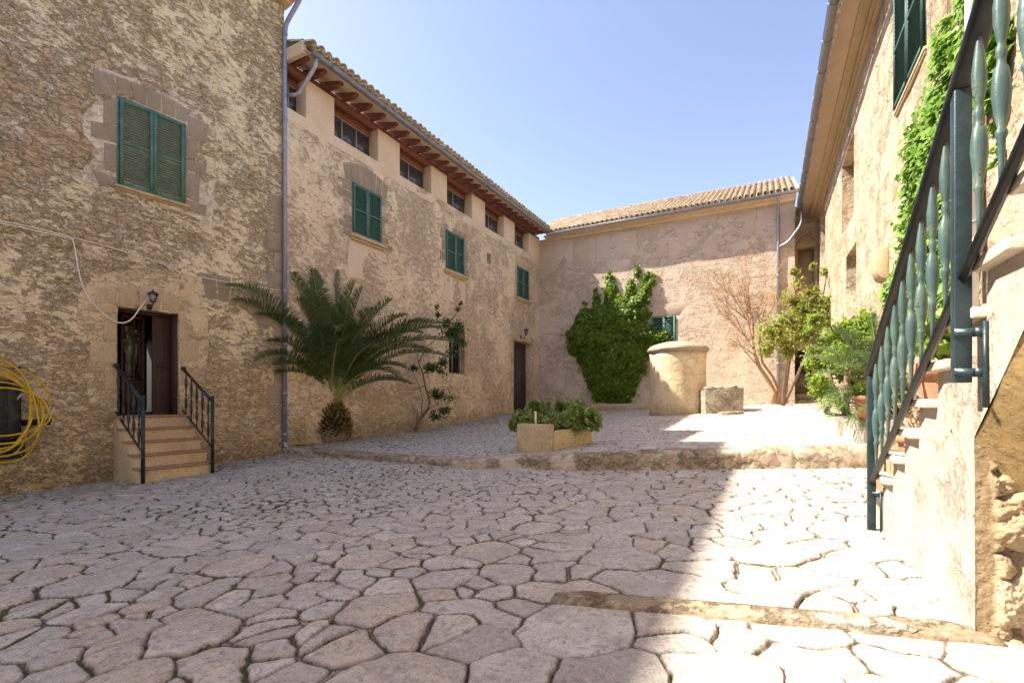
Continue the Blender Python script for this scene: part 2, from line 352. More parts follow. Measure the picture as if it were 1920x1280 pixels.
g = N('cable_sheath'); M['cable'] = g.fin((.80, .70, .54), .6)
g = N('terrace_tile')
rr_ = g.n('ShaderNodeNewGeometry').outputs['Random Per Island']; nn_ = g.noise(g.P(), 9, 6, .65)
cc_ = g.ramp(rr_, [(0., (.60, .49, .34)), (.3, (.50, .37, .24)), (.6, (.66, .56, .41)), (.85, (.44, .33, .22)), (1., (.70, .61, .47))])
M['tile'] = g.fin(g.mix(g.math('MULTIPLY', g.rng(nn_, .45, .65), .55), cc_, (.20, .155, .10)), .9, g.bump(nn_, .006, .8), spec=.2)
M['palm'] = leaf_mat('palm_leaf', [(.06, .09, .032), (.105, .145, .05), (.20, .25, .09)], .34, .3)
M['palm_r'] = leaf_mat('small_palm_leaf', [(.05, .10, .035), (.09, .16, .05), (.15, .22, .08)], .4, .3)  # separate set of greens for the small palm
M['rachis'] = leaf_mat('palm_stalk', [(.30, .31, .09), (.38, .37, .12)], .5, .1)
M['boots'] = leaf_mat('palm_boots', [(.06, .04, .022), (.11, .075, .03), (.15, .14, .03), (.09, .055, .03)], .8, .05)
M['ivy'] = leaf_mat('ivy_leaf', [(.06, .11, .014), (.10, .175, .018), (.17, .27, .028), (.32, .40, .06)], .4, .4)
M['vine'] = leaf_mat('vine_leaf', [(.10, .20, .018), (.17, .30, .03), (.26, .40, .05), (.20, .33, .10)], .4, .4)
M['citrus'] = leaf_mat('citrus_leaf', [(.03, .07, .018), (.055, .12, .025), (.12, .19, .04)], .4, .3)
M['climber'] = leaf_mat('climber_leaf', [(.07, .10, .02), (.17, .23, .035), (.32, .38, .06), (.38, .33, .10)], .45, .45)
M['bush'] = leaf_mat('bush_leaf', [(.10, .17, .02), (.20, .31, .035), (.34, .44, .07)], .45, .45)
M['geranium'] = leaf_mat('planter_leaf', [(.11, .17, .045), (.18, .25, .06), (.27, .34, .09), (.34, .38, .12)], .55, .35)
M['dry'] = leaf_mat('dry_leaf', [(.28, .17, .09), (.38, .25, .12), (.45, .33, .17)], .7, .3)
M['bark'] = wood_mat('bark', (.16, .11, .075), (.26, .19, .13), .9, (12, 12, 12))
M['twig'] = wood_mat('twig_bark', (.34, .20, .11), (.46, .29, .16), .9, (12, 12, 12))
M['soil'] = stone_mat('soil', (.09, .065, .04), (.06, .045, .03), (.02, .015, .01), 8., .02, .5)
M['grassm'] = leaf_mat('moss', [(.045, .055, .014), (.08, .10, .025)], .8, .2)
# ---------------------------------------------------------------- paving: irregular flagstones laid as real relief
def stone_radius(X, Y, k):
    X = float(X); Y = float(Y)
    if Y < kerbY(X):
        far = min(1, max(0, (math.hypot(X+.3, Y)-2.0)/5.0)); small = math.exp(-((X+5.2)/3.2)**2-((Y-5.4)/2.3)**2)
        r = .185*(1-far)+.15*far; r *= (1-.45*small)
        if Y < 2 and X < -4: r = .19
    else: r = .125
    return r*k
def make_sites():
    cs = .45; grid = {}; out = []
    rr = np.random.default_rng(21)
    for n, kk in ((900, (1.6, 2.3)), (5000, (1.0, 1.5)), (30000, (.55, .95)), (70000, (.26, .5))):
        pts = np.stack([rr.uniform(-12.2, 3.2, n), rr.uniform(-7, 25.5, n), rr.uniform(kk[0], kk[1], n)], 1)
        # cluster size classes with noise so that big and small stones lie in drifts
        for x, y, k in pts:
            r = stone_radius(x, y, k); ci, cj = int(x//cs), int(y//cs); ok = True
            for a in range(ci-2, ci+3):
                for b in range(cj-2, cj+3):
                    for (x2, y2, r2) in grid.get((a, b), ()):
                        if (x-x2)**2+(y-y2)**2 < ((r+r2)*.86)**2: ok = False; break
                    if not ok: break
                if not ok: break
            if ok: grid.setdefault((ci, cj), []).append((x, y, r)); out.append((x, y, r))
    return np.array(out)
SITES = make_sites()
# some stones are odd-shaped: two or three neighbouring cells make one slab
GROUP = np.arange(len(SITES)); _rr = np.random.default_rng(8); _u = np.zeros(len(SITES), bool)
for _i in _rr.permutation(len(SITES))[:int(len(SITES)*.30)]:
    if _u[_i]: continue
    _d = (SITES[:, 0]-SITES[_i, 0])**2+(SITES[:, 1]-SITES[_i, 1])**2; _nb = np.argsort(_d)[1:_rr.integers(2, 4)]
    _nb = [j for j in _nb if not _u[j] and _d[j] < (2.3*SITES[_i, 2])**2]
    for _j in _nb: GROUP[_j] = _i; _u[_j] = True
    _u[_i] = True
def paving_fields(X, Y):
    """for points: distance to joint, three randoms of the stone, plane tilt height"""
    n = len(X); Xw = X+.085*fbm(X*2.4, Y*2.4, 3.1, 3)+.016*fbm(X*13, Y*13, 1.7, 3); Yw = Y+.085*fbm(X*2.4, Y*2.4, 9.7, 3)+.016*fbm(X*13, Y*13, 5.3, 3)
    D = np.zeros(n); ID = np.zeros(n, int)
    ti = np.floor(Xw/.8).astype(int); tj = np.floor(Yw/.8).astype(int); key = ti*10000+tj
    order = np.argsort(key, kind='stable'); ks = key[order]; bounds = np.flatnonzero(np.diff(ks))+1
    wgt = (SITES[:, 2]*.55)**2
    G_ = GROUP
    for blk in np.split(order, bounds):
        if not len(blk): continue
        cx = (ti[blk[0]]+.5)*.8; cy = (tj[blk[0]]+.5)*.8
        c = np.flatnonzero((abs(SITES[:, 0]-cx) < 1.3) & (abs(SITES[:, 1]-cy) < 1.3))
        if len(c) < 3: D[blk] = .1; continue
        for s in range(0, len(blk), 20000):
            b = blk[s:s+20000]
            d2 = (Xw[b, None]-SITES[c, 0])**2+(Yw[b, None]-SITES[c, 1])**2-wgt[c]
            k = min(10, len(c)); idx = np.argpartition(d2, k-1, axis=1)[:, :k]; dd = np.take_along_axis(d2, idx, 1)
            o = np.argsort(dd, 1); idx = np.take_along_axis(idx, o, 1); dd = np.take_along_axis(dd, o, 1)
            s0 = c[idx[:, 0]]; m = np.zeros(len(b)); kk = 170.
            for q in range(1, k):
                sq = c[idx[:, q]]; L = np.hypot(SITES[sq, 0]-SITES[s0, 0], SITES[sq, 1]-SITES[s0, 1])
                m += np.where(G_[sq] == G_[s0], 0, np.exp(-kk*(dd[:, q]-dd[:, 0])/(2*L+1e-6)))
            D[b] = -np.log(m+1e-12)/kk; ID[b] = G_[s0]
    rr = np.random.default_rng(5); R = rr.uniform(0, 1, (len(SITES), 5))
    dx = Xw-SITES[ID, 0]; dy = Yw-SITES[ID, 1]
    tilt = (R[ID, 3]-.5)*.05*dx+(R[ID, 4]-.5)*.05*dy
    return D, R[ID, 0], R[ID, 1], R[ID, 2], tilt
def ground_sheet(name, hfun, keep, mat, kind_label=None):
    ph = np.concatenate([np.radians(np.arange(-180, -66, 2.)), np.radians(np.linspace(-66, 66, 1180)), np.radians(np.arange(68, 181, 2.))])
    ro = np.concatenate([[.03, .2, .4, .6, .8], np.exp(np.linspace(math.log(.95), math.log(29.), 760))])
    PH, RO = np.meshgrid(ph, ro); xc = np.sin(PH)*RO; zc = np.cos(PH)*RO
    X = xc*CT-zc*ST; Y = xc*ST+zc*CT
    nr, nc = X.shape
    fi = (X[:-1, :-1]+X[1:, 1:])/2; fj = (Y[:-1, :-1]+Y[1:, 1:])/2
    ok = keep(fi, fj)
    I, J = np.nonzero(ok); a = I*nc+J
    quads = np.stack([a, a+1, a+nc+1, a+nc], 1)
    used = np.unique(quads); re = np.full(nr*nc, -1); re[used] = np.arange(len(used)); quads = re[quads]
    x = X.ravel()[used]; y = Y.ravel()[used]
    D, r1, r2, r3, tilt = paving_fields(x, y)
    jw = .002+.0025*np.clip((np.hypot(x, y)-4)/6, 0, 1)+.013*np.clip(fbm(x*1.1, y*1.1, 4.4, 3)+.25, 0, 1)+.010*np.clip(fbm(x*5, y*5, 14.4, 2), 0, 1)
    prof = np.clip((D-jw)/(.012+.014*r1), 0, 1); prof = 1-(1-prof)**2.4
    crack = np.exp(-(((D-jw)+.002)/.005)**2)
    h = -(.006+.010*r2)*(1-prof)-.008*crack+(r3-.5)*.015*prof+tilt*prof+.004*fbm(x*9, y*9, 2.2, 3)+.010*fbm(x*1.3, y*1.3, 8.2, 2)
    z = hfun(x, y)+h
    me = bpy.data.meshes.new(name); me.vertices.add(len(x)); me.vertices.foreach_set('co', np.stack([x, y, z], 1).astype(np.float32).ravel())
    me.loops.add(quads.size); me.loops.foreach_set('vertex_index', quads[:, ::-1].astype(np.int32).ravel())
    me.polygons.add(len(quads)); me.polygons.foreach_set('loop_start', (np.arange(len(quads))*4).astype(np.int32)); me.polygons.foreach_set('loop_total', np.full(len(quads), 4, np.int32))
    me.polygons.foreach_set('use_smooth', np.ones(len(quads), bool))
    for nm, v in (('joint', D-jw), ('ra', r1), ('rb', r2)):
        at = me.attributes.new(nm, 'FLOAT', 'POINT'); at.data.foreach_set('value', v.astype(np.float32))
    me.materials.append(mat); me.update(calc_edges=True)
    if me.polygons[0].normal.z < 0: me.flip_normals()
    return tag(link(name, me), kind='structure')
g = N('flagstones'); p = g.P()
def at_(n): return g.n('ShaderNodeAttribute', {'attribute_name': n}).outputs['Fac']
jn = at_('joint'); ra = at_('ra'); rb = at_('rb')
mid = g.noise(p, 1.1, 5, .6); fine = g.noise(p, 14, 7, .65); grain = g.noise(p, 95, 4, .7); spot = g.noise(p, 5, 6, .7)
base = g.ramp(ra, [(0., (.44, .395, .335)), (.25, (.62, .56, .48)), (.5, (.52, .47, .405)), (.75, (.70, .64, .55)), (.9, (.57, .46, .34)), (1., (.64, .55, .44))])
base = g.mix(g.math('MULTIPLY', g.rng(spot, .42, .62), .45), base, (.34, .275, .225))
base = g.mix(g.math('MULTIPLY', g.rng(fine, .5, .7), .35), base, (.66, .58, .51))
base = g.mix(g.math('MULTIPLY', g.rng(mid, .52, .68), .30), base, (.52, .39, .27))
pk = g.rng(g.noise(p, 26, 6, .78), .50, .60); pk2 = g.rng(g.noise(g.map(p, (1, 1, 1), (9, 4, 2)), 34, 6, .78), .53, .62); pk3 = g.rng(g.noise(g.map(p, (1, 1, 1), (2, 7, 2)), 7, 7, .72), .49, .60)
base = g.mix(g.math('MULTIPLY', pk3, .58), base, (.42, .36, .315))
base = g.mix(g.math('MULTIPLY', pk, .72), base, (.24, .25, .21))
base = g.mix(g.math('MULTIPLY', pk2, .45), base, (.74, .69, .62))
base = g.mix(g.math('MULTIPLY', g.rng(grain, .5, .72), .35), base, (.26, .21, .17))
jj = g.math('ADD', jn, g.math('MULTIPLY', g.math('SUBTRACT', fine, .5), .018))
wear = g.rng(jj, .0, .016, 1., 0.)
soil = g.mix(g.rng(fine, .35, .7), (.05, .037, .024), (.16, .12, .08))
sxyz = g.n('ShaderNodeSeparateXYZ', None, i0=p)
# moss keeps to the damp side under the left-hand walls
damp = g.rng(g.math('ADD', sxyz.outputs[0], g.math('MULTIPLY', mid, 6.)), -3., 2.5, .66, .45)
moss = g.rng(g.noise(p, 2.6, 4, .65), g.math('SUBTRACT', 1.0, damp), g.math('SUBTRACT', 1.09, damp))
soil = g.mix(moss, soil, g.mix(fine, (.04, .05, .014), (.085, .098, .025)))
col = g.mix(g.math('MULTIPLY', wear, .5), base, (.24, .18, .125))
lite = g.mix(fine, (.30, .235, .165), (.46, .38, .29))
soil2 = g.mix(g.math('MULTIPLY', g.rng(jj, -.004, -.012, 0., 1.), g.math('SUBTRACT', 1., moss)), soil, lite)
col = g.mix(g.rng(jj, -.003, .006, 1., 0.), col, soil2)
green = g.math('MULTIPLY', g.rng(g.math('ADD', sxyz.outputs[0], g.math('MULTIPLY', mid, 3.5)), -8.2, -6.6, 1., 0.), .5)
col = g.mix(g.math('MULTIPLY', green, g.rng(spot, .35, .6)), col, (.14, .125, .05))
hh = g.math('ADD', g.math('MULTIPLY', fine, .8), g.math('ADD', g.math('MULTIPLY', grain, .22), g.math('MULTIPLY', spot, .7)))
M['flag'] = g.fin(col, g.rng(fine, .3, .7, .62, .85), g.bump(hh, .024, 1.), spec=.35)

ground_sheet('pavement', low, lambda X, Y: (Y < kerbY(X)+.12) & (X > -11.9) & (X < 2.3) & (Y > -6.5) & ~((X > .8) & (Y < 8.3) & (Y > 2.75) & (Y < 4.9)), M['flag'])
ground_sheet('terrace', terr, lambda X, Y: (Y > kerbY(X)+.10) & (X > -10.8) & (X < 2.3) & (Y < 26.2), M['flag'])
mb = MB(); mb.add([(-900, -900, -.45), (900, -900, -.45), (900, 900, -.45), (-900, 900, -.45)], [(0, 1, 2, 3)])
tag(mb.build('ground', M['soil']), kind='structure')

# the long kerb that carries the terrace: worn, rounded, waist of lichen
xs = np.arange(-10.6, 2.1, .02); prof = [(-.02, -.25), (.0, -.02), (.015, .35), (.0, .72), (.02, .86), (.07, .97), (.14, 1.0), (.26, 1.0), (.42, .985), (.48, .5)]
mb = MB(); V = []
for x in xs:
    y0 = float(kerbY(x)); zl = float(low(x, y0)); zt = float(terr(x, y0+.2))+.012; H = zt-zl
    for k, (o, t) in enumerate(prof):
        n1 = float(fbm(x*1.7, k*.8, 1., 4)); n2 = float(fbm(x*8, k*2.1, 5., 3)); jt = math.exp(-(((x+.13*math.sin(x*3.1)) % .92-.46)/.018)**2); y = y0+o+n1*.045+n2*.022+jt*.02; z = zl+H*t+((.012*n2+.012*n1-.022*jt) if t > .5 else .0)
        V.append((x, y, z))
m_ = len(prof); F = [(i*m_+k, i*m_+k+1, (i+1)*m_+k+1, (i+1)*m_+k) for i in range(len(xs)-1) for k in range(m_-1)]
mb.add(V, F); o = mb.build('kerb', M['kerb'], smooth=True); tag(o, kind='structure')
if o.data.polygons[5].normal.y > 0: o.data.flip_normals()
# the stone beam let into the paving across the foreground
a0 = onground(1036, 1122, low); a1 = onground(1868, 1196, low)
d = (a1-a0); L = d.length; d.normalize(); nrm = Vector((-d.y, d.x, 0)).normalized()
mb = MB(); V = []; K = int(L/.04)
for i in range(K+1):
    t = i/K; q = a0.lerp(a1, t); wv = .012*float(fbm(t*9, 0, 3.)); zz = float(low(q.x, q.y))
    for (o, z) in ((-.075+wv, -.04), (-.07+wv, .014), (-.045, .034), (.02, .040), (.07, .030), (.10, -.03)):
        f = .3+.7*min(1, t*12, (1-t)*12)
        V.append((q.x+nrm.x*o, q.y+nrm.y*o, zz+z*f+.004*float(fbm(t*30, o*20, 2.))))
F = [(i*6+k, (i+1)*6+k, (i+1)*6+k+1, i*6+k+1) for i in range(K) for k in range(5)]+[(0, 1, 2, 3, 4, 5), tuple(K*6+k for k in range(5, -1, -1))]
mb.add(V, F); tag(mb.build('kerb_beam', M['kerb'], smooth=True), 'worn grey stone beam let into the foreground paving in front of the stair wall', 'kerb stone')
# inspection slab among the cobbles
q = [onground(u, v, low) for u, v in ((300, 1022), (352, 1008), (415, 1010), (362, 1030))]
mb = MB(); mb.prism([Vector((p_.x, p_.y, p_.z-.02)) for p_ in q], (0, 0, 1), .035)
tag(mb.build('drain_cover', M['slab'], bevel=.006), 'small smooth rectangular pale stone cover set among the left-hand cobbles', 'drain cover')
# ---------------------------------------------------------------- building helpers
def wall(mb, F, s0, s1, z0, z1, opens=(), depth=.35, step=.35, amp=.012, ztop=None):
    """front face with openings (s0,s1,z0,z1[,depth]) and their reveals, gently uneven; plus ends, top and back"""
    def cuts(a, b, extra):
        c = sorted(set([round(a, 4), round(b, 4)]+[round(x, 4) for x in extra if a < x < b])); out = []
        for p, q in zip(c, c[1:]):
            n = max(1, int((q-p)/step)); out += [p+(q-p)*i/n for i in range(n)]
        return out+[c[-1]]
    S_ = cuts(s0, s1, [v for o in opens for v in o[:2]]); Z = cuts(z0, z1, [v for o in opens for v in o[2:4]])
    def P(a, z, o):
        q = F.p(a, z, o); k = mnoise.noise(q*.9)*amp+mnoise.noise(q*3.1)*amp*.5
        q = q+F.n*k; w_ = mnoise.noise_vector(q*2.3)*amp*.5; return q+F.d*w_.x+Vector((0, 0, w_.z))
    V = [P(a, z, 0) for z in Z for a in S_]; ns = len(S_); Fc = []
    for j in range(len(Z)-1):
        for i in range(ns-1):
            ca = (S_[i]+S_[i+1])/2; cz = (Z[j]+Z[j+1])/2
            if any(o[0] < ca < o[1] and o[2] < cz < o[3] for o in opens): continue
            Fc.append((j*ns+i, j*ns+i+1, (j+1)*ns+i+1, (j+1)*ns+i))
    if F.d.cross(Vector((0, 0, 1))).dot(F.n) < 0: Fc = [f[::-1] for f in Fc]
    mb.add(V, Fc)
    for o in opens:
        a, b, c, d = o[:4]; dp = o[4] if len(o) > 4 else depth
        aa = [x for x in S_ if a-1e-3 <= x <= b+1e-3]; zz = [x for x in Z if c-1e-3 <= x <= d+1e-3]
        loop = [(x, c) for x in aa]+[(b, z) for z in zz[1:]]+[(x, d) for x in aa[::-1][1:]]+[(a, z) for z in zz[::-1][1:-1]]
        n = len(loop); V = [P(x, z, 0) for x, z in loop]+[P(x, z, 0)-F.n*dp for x, z in loop]
        Q = [(i, i+n, (i+1) % n+n, (i+1) % n) for i in range(n)]
        if F.d.cross(Vector((0, 0, 1))).dot(F.n) < 0: Q = [f[::-1] for f in Q]
        mb.add(V, Q)
def shell(mb, F, s0, s1, z0, z1, T, front=.6):
    """sides, back and a dark core behind a wall face"""
    f, k = F.p, -T
    V = [f(s0, z0, 0), f(s1, z0, 0), f(s1, z0, k), f(s0, z0, k), f(s0, z1, 0), f(s1, z1, 0), f(s1, z1, k), f(s0, z1, k)]
    Fc = [(1, 2, 6, 5), (2, 3, 7, 6), (3, 0, 4, 7)]
    if F.d.cross(Vector((0, 0, 1))).dot(F.n) < 0: Fc = [q[::-1] for q in Fc]
    mb.add(V, Fc)
def polypatch(name, F, pts, mat, parent, out=.006, th=.012, jit=.02, n=4):
    """irregular flat patch / block from (s,z) corners"""
    q = []
    for i in range(len(pts)):
        a, b = Vector(pts[i]), Vector(pts[(i+1) % len(pts)])
        for k in range(n):
            p_ = a.lerp(b, k/n); j = mnoise.noise_vector(Vector((p_.x*4, p_.y*4, 1.3)))*jit; q.append((p_.x+j.x, p_.y+j.y))
    mb = MB(); mb.prism([F.p(a, b, -.03) for a, b in q], F.n, .03+out+th)
    return mb.build(name, mat, parent, bevel=.005)
def blocks(name, F, polys, mat, parent, out=.012, bev=.012):
    mb = MB()
    for i, pl in enumerate(polys):
        o = out*(.6+.8*random.random()); mb.prism([F.p(a, b, -.03) for a, b in pl], F.n, .03+o)
    return mb.build(name, mat, parent, bevel=bev, warp=.006, wf=5)
def pxpoly(F, pts): return [F.px(*p_) for p_ in pts]
def surround(F, s0, s1, z0, z1, side=.28, alt=.12, top=.34, h=.30, gap=.006, nt_=6, crown=.12):
    R = []; z = z0-.1; k = 0
    while z < z1-.02:
        hh = min(h*random.uniform(.8, 1.2), z1-z); wd = side+(alt if k % 2 else 0)+random.uniform(-.03, .03)
        R.append([(s0-wd, z+gap), (s0-.002, z+gap), (s0-.002, z+hh-gap), (s0-wd, z+hh-gap)])
        wd = side+(alt if k % 2 == 0 else 0)+random.uniform(-.03, .03)
        R.append([(s1+.002, z+gap), (s1+wd, z+gap), (s1+wd, z+hh-gap), (s1+.002, z+hh-gap)]); z += hh; k += 1
    W = s1-s0+2*side
    for i in range(nt_):
        a = s0-side+W*i/nt_+gap; b = s0-side+W*(i+1)/nt_-gap; c = (s0+s1)/2
        f = lambda x: crown*(1-((x-c)/(W/2))**2)
        R.append([(a+(c-a)*.12, z1+.003), (b+(c-b)*.12, z1+.003), (b, z1+top+f(b)), (a, z1+top+f(a))])
    return R
def shutter_leaf(F, s0, s1, z0, z1, mat, parent, o=.03, hinge=None, slats=26, rails=(.5,), fw=.055):
    """louvred leaf; hinge=(s, angle) swings it open"""
    mb = MB(); th = .02
    G = F
    if hinge:
        ca, sa = math.cos(hinge[1]), math.sin(hinge[1]); O = F.p(hinge[0], 0, o)
        d = F.d*ca+F.n*sa; n = -F.d*sa+F.n*ca; G = Fr((O.x, O.y), (d.x, d.y), (n.x, n.y)); s0 -= hinge[0]; s1 -= hinge[0]; o = 0
    G.box(mb, s0, s0+fw, z0, z1, o-th, o+th); G.box(mb, s1-fw, s1, z0, z1, o-th, o+th)
    cutz = [z0]+[z0+(z1-z0)*r for r in rails]+[z1]
    G.box(mb, s0+fw, s1-fw, z0, z0+fw*1.3, o-th*.9, o+th*.9); G.box(mb, s0+fw, s1-fw, z1-fw, z1, o-th*.9, o+th*.9)
    for r in rails:
        zc_ = z0+(z1-z0)*r; G.box(mb, s0+fw, s1-fw, zc_-fw/2, zc_+fw/2, o-th*.9, o+th*.9)
    dz = (z1-z0)/slats
    for i in range(slats):
        zc_ = z0+dz*(i+.5)
        if zc_ < z0+fw*1.3+dz*.3 or zc_ > z1-fw-dz*.3 or any(abs(zc_-(z0+(z1-z0)*r)) < fw/2+dz*.3 for r in rails): continue
        a = (G.d, (G.n*.62-Vector((0, 0, .78))).normalized(), (G.n*.78+Vector((0, 0, .62))).normalized())
        mb.box(G.p((s0+s1)/2, zc_, o), ((s1-s0)/2-fw, .0215, .0035), a)
    return mb.build('shutter', mat, parent)
def shutter_window(F, s0, s1, z0, z1, parent, mat='green', sill=(.06, .10, .05), slats=30, depth=.12, slabel=None, sillmat='ashlar_warm'):
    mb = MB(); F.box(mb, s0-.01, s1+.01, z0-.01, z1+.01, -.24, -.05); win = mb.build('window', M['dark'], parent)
    mb = MB(); f = .03
    F.box(mb, s0-.012, s0+f, z0, z1, -.1, .012); F.box(mb, s1-f, s1+.012, z0, z1, -.1, .012); F.box(mb, s0-.012, s1+.012, z1, z1+f, -.1, .014)
    mb.build('window_frame', M[mat], win)
    m_ = (s0+s1)/2
    shutter_leaf(F, s0+f, m_-.003, z0+.01, z1-.005, M[mat], win, slats=slats); shutter_leaf(F, m_+.003, s1-f, z0+.01, z1-.005, M[mat], win, slats=slats, o=.036)
    mb = MB(); F.box(mb, s0-sill[0], s1+sill[0], z0-sill[2], z0, -.1, sill[1]); F.box(mb, s0-sill[0]*.6, s1+sill[0]*.6, z0-sill[2]*1.7, z0-sill[2]+.002, -.1, sill[1]*.55)
    mb.build('sill', M[sillmat], win, bevel=.01, warp=.004, wf=6)
    return win
def tiles(mb, F, s0, s1, oe, ze, pitch, rows, w=.235, L=.36):
    """barrel tiles; eave edge at out=oe, z=ze, rising away from the court"""
    up = (F.n*-math.cos(pitch)+Vector((0, 0, math.sin(pitch)))).normalized(); nn = (F.n*math.sin(pitch)+Vector((0, 0, math.cos(pitch)))).normalized()
    n = int((s1-s0)/w); r = .098
    for j in range(rows):
        for i in range(n):
            s = s0+w*(i+.5)+random.uniform(-.012, .012); base = F.p(s, ze, oe)+up*(j*L-.03+random.uniform(-.02, .02))
            for kind in ((1, 0) if j < 2 else (1,)):
                c = base+(nn*.045 if kind else F.d*w*.5+nn*.0); V = []; sg = 6
                sl = L*1.22 if kind else L*1.1; lift = .022
                for e in (0, 1):
                    for rad in (r*(1-.12*e), (r-.014)*(1-.12*e)):
                        for k in range(sg+1):
                            a = math.pi*k/sg; y = math.sin(a)*rad*(1 if kind else -1)*.95+(0 if kind else .06)
                            V.append(c+up*(sl*e)+F.d*math.cos(a)*rad+nn*(y+lift*(1-e)))
                q = sg+1; Fc = []
                for k in range(sg):
                    Fc.append((k, k+1, 2*q+k+1, 2*q+k)); Fc.append((q+k+1, q+k, 3*q+k, 3*q+k+1)); Fc.append((k+1, k, q+k, q+k+1))
                mb.add(V, Fc)
    # bedding sheet
    a = F.p(s0, ze, oe)-up*.0; b = F.p(s1, ze, oe); T = rows*L
    mb.add([a+nn*.01, b+nn*.01, b+nn*.01+up*T, a+nn*.01+up*T], [(0, 1, 2, 3)])
    return up
def gutter(mb, F, s0, s1, o, z, r=.075, joints=2.0):
    n = 7; V = []
    for s in (s0, s1):
        for rad in (r, r-.008):
            for k in range(n+1):
                a = math.pi+math.pi*k/n; V.append(F.p(s, z+math.sin(a)*rad, o+math.cos(a)*rad))
    q = n+1; Fc = []
    for k in range(n):
        Fc += [(k, k+1, 2*q+k+1, 2*q+k), (q+k+1, q+k, 3*q+k, 3*q+k+1)]
    Fc += [tuple(range(q)), tuple(range(2*q, 3*q))]
    mb.add(V, Fc)
    for e in (0, n): mb.tube([F.p(s0, z, o+(r if e else -r)), F.p(s1, z, o+(r if e else -r))], .010, 6)
    s = s0+.6
    while s < s1:
        mb.tube([F.p(s, z+math.sin(a)*(r+.006), o+math.cos(a)*(r+.006)) for a in np.linspace(math.pi, 2*math.pi, 9)], .010, 5); s += joints
def pipe(mb, pts, r=.045, collars=()):
    mb.tube(pts, r, 12)
    for c in collars: mb.tube([Vector(c)-Vector((0, 0, .035)), Vector(c)+Vector((0, 0, .035))], r*1.22, 12)
def bend(pts, k=5):
    """round the corners of a polyline"""
    P_ = [Vector(p_) for p_ in pts]; out = [P_[0]]
    for i in range(1, len(P_)-1):
        a = (P_[i-1]-P_[i]); b = (P_[i+1]-P_[i]); l = min(a.length, b.length)*.35; A = P_[i]+a.normalized()*l; B = P_[i]+b.normalized()*l
        for t in np.linspace(0, 1, k): out.append(A*(1-t)**2+P_[i]*2*t*(1-t)+B*t*t)
    return out+[P_[-1]]

# ================================================================ the tall house on the left (tower)
T_END = (7.80-2.95)/tdir.y
def tp(u, v, o=0.): return TW.px(u, v, o)
house = thing('tall_house', 'tall ochre rubble house filling the left edge, with one green shuttered window above its doorway', 'house', (-11.2, 5, .1))
dz0, dz1 = 1.25, 3.32; ds0 = tp(220, 650)[0]; ds1 = tp(335, 650)[0]
mb = MB(); wall(mb, TW, -14, T_END, -.3, 11.25, [(ds0, ds1, dz0, dz1, .42), (tp(222, 260)[0], tp(347, 300)[0], 5.6, 7.26, .3)], amp=.02)
GA, GB = TW.px(234, 650, -5.)[0], TW.px(267, 650, -5.)[0]
TB = Fr(tuple((TW.O-TW.n*5).xy), tuple(TW.d.xy), tuple((-TW.n).xy))
wall(mb, TB, -14, T_END, -.3, 11.25, [(GA, GB, 1.1, 3.3, .01)], amp=.0)  # back opening added so sky brightens the inner door glass
mb.add([TW.p(T_END, -.3, 0), TW.p(T_END, -.3, -5), TW.p(T_END, 11.25, -5), TW.p(T_END, 11.25, 0)], [(0, 1, 2, 3)])
mb.build('wall', M['tower'], house)
# pale ragged render round the openings, then the dressed stones
A = lambda pts: [tp(*p_) for p_ in pts]
cr1 = lambda pts: [tp(x/2.56, y/2.56) for x, y in pts]
cr2 = lambda pts: [tp(x/2.782, y/2.782+500) for x, y in pts]
polypatch('render_patch', TW, cr1([(440, 305), (545, 345), (640, 375), (780, 440), (920, 515), (1010, 560), (1045, 640), (1020, 750), (1030, 900), (1018, 1080), (900, 1030), (560, 920), (470, 930), (390, 890), (405, 800), (480, 740), (400, 640), (395, 560), (470, 480), (440, 430)]), M['patch'], house, -.002, .005, .03)
polypatch('render_patch', TW, cr2([(410, 150), (480, 60), (610, 20), (800, 10), (960, 40), (1060, 90), (1080, 200), (1090, 420), (1070, 560), (960, 700), (935, 790), (930, 240), (612, 200), (608, 780), (470, 720), (440, 560), (500, 440), (400, 300)]), M['patch_ochre'], house, -.002, .006, .025)
polypatch('render_patch', TW, [tp(150+x*.0+0, 0) for x in ()] or A([(150, 455), (196, 463), (203, 478), (190, 490), (160, 486)]), M['patch'], house, 0, .006, .03)
blocks('window_surround', TW, [cr1(b) for b in (
    [(447, 324), (543, 362), (570, 452), (452, 458)], [(547, 362), (620, 387), (634, 472), (578, 452)], [(625, 391), (703, 421), (702, 512), (640, 478)],
    [(707, 421), (774, 451), (772, 540), (707, 512)], [(777, 456), (848, 491), (838, 566), (778, 542)], [(851, 497), (915, 532), (890, 590), (842, 570)],
    [(905, 558), (1000, 602), (990, 688), (892, 652)], [(495, 482), (566, 472), (564, 603), (495, 598)], [(432, 578), (564, 607), (561, 690), (434, 655)],
    [(500, 684), (560, 697), (557, 828), (497, 814)], [(437, 812), (556, 850), (553, 900), (480, 895)], [(892, 656), (963, 682), (958, 768), (892, 750)],
    [(892, 755), (992, 792), (988, 838), (890, 815)], [(890, 820), (957, 847), (953, 972), (888, 948)], [(892, 955), (992, 988), (988, 1038), (905, 1016)])], M['ashlar'], house, .014)
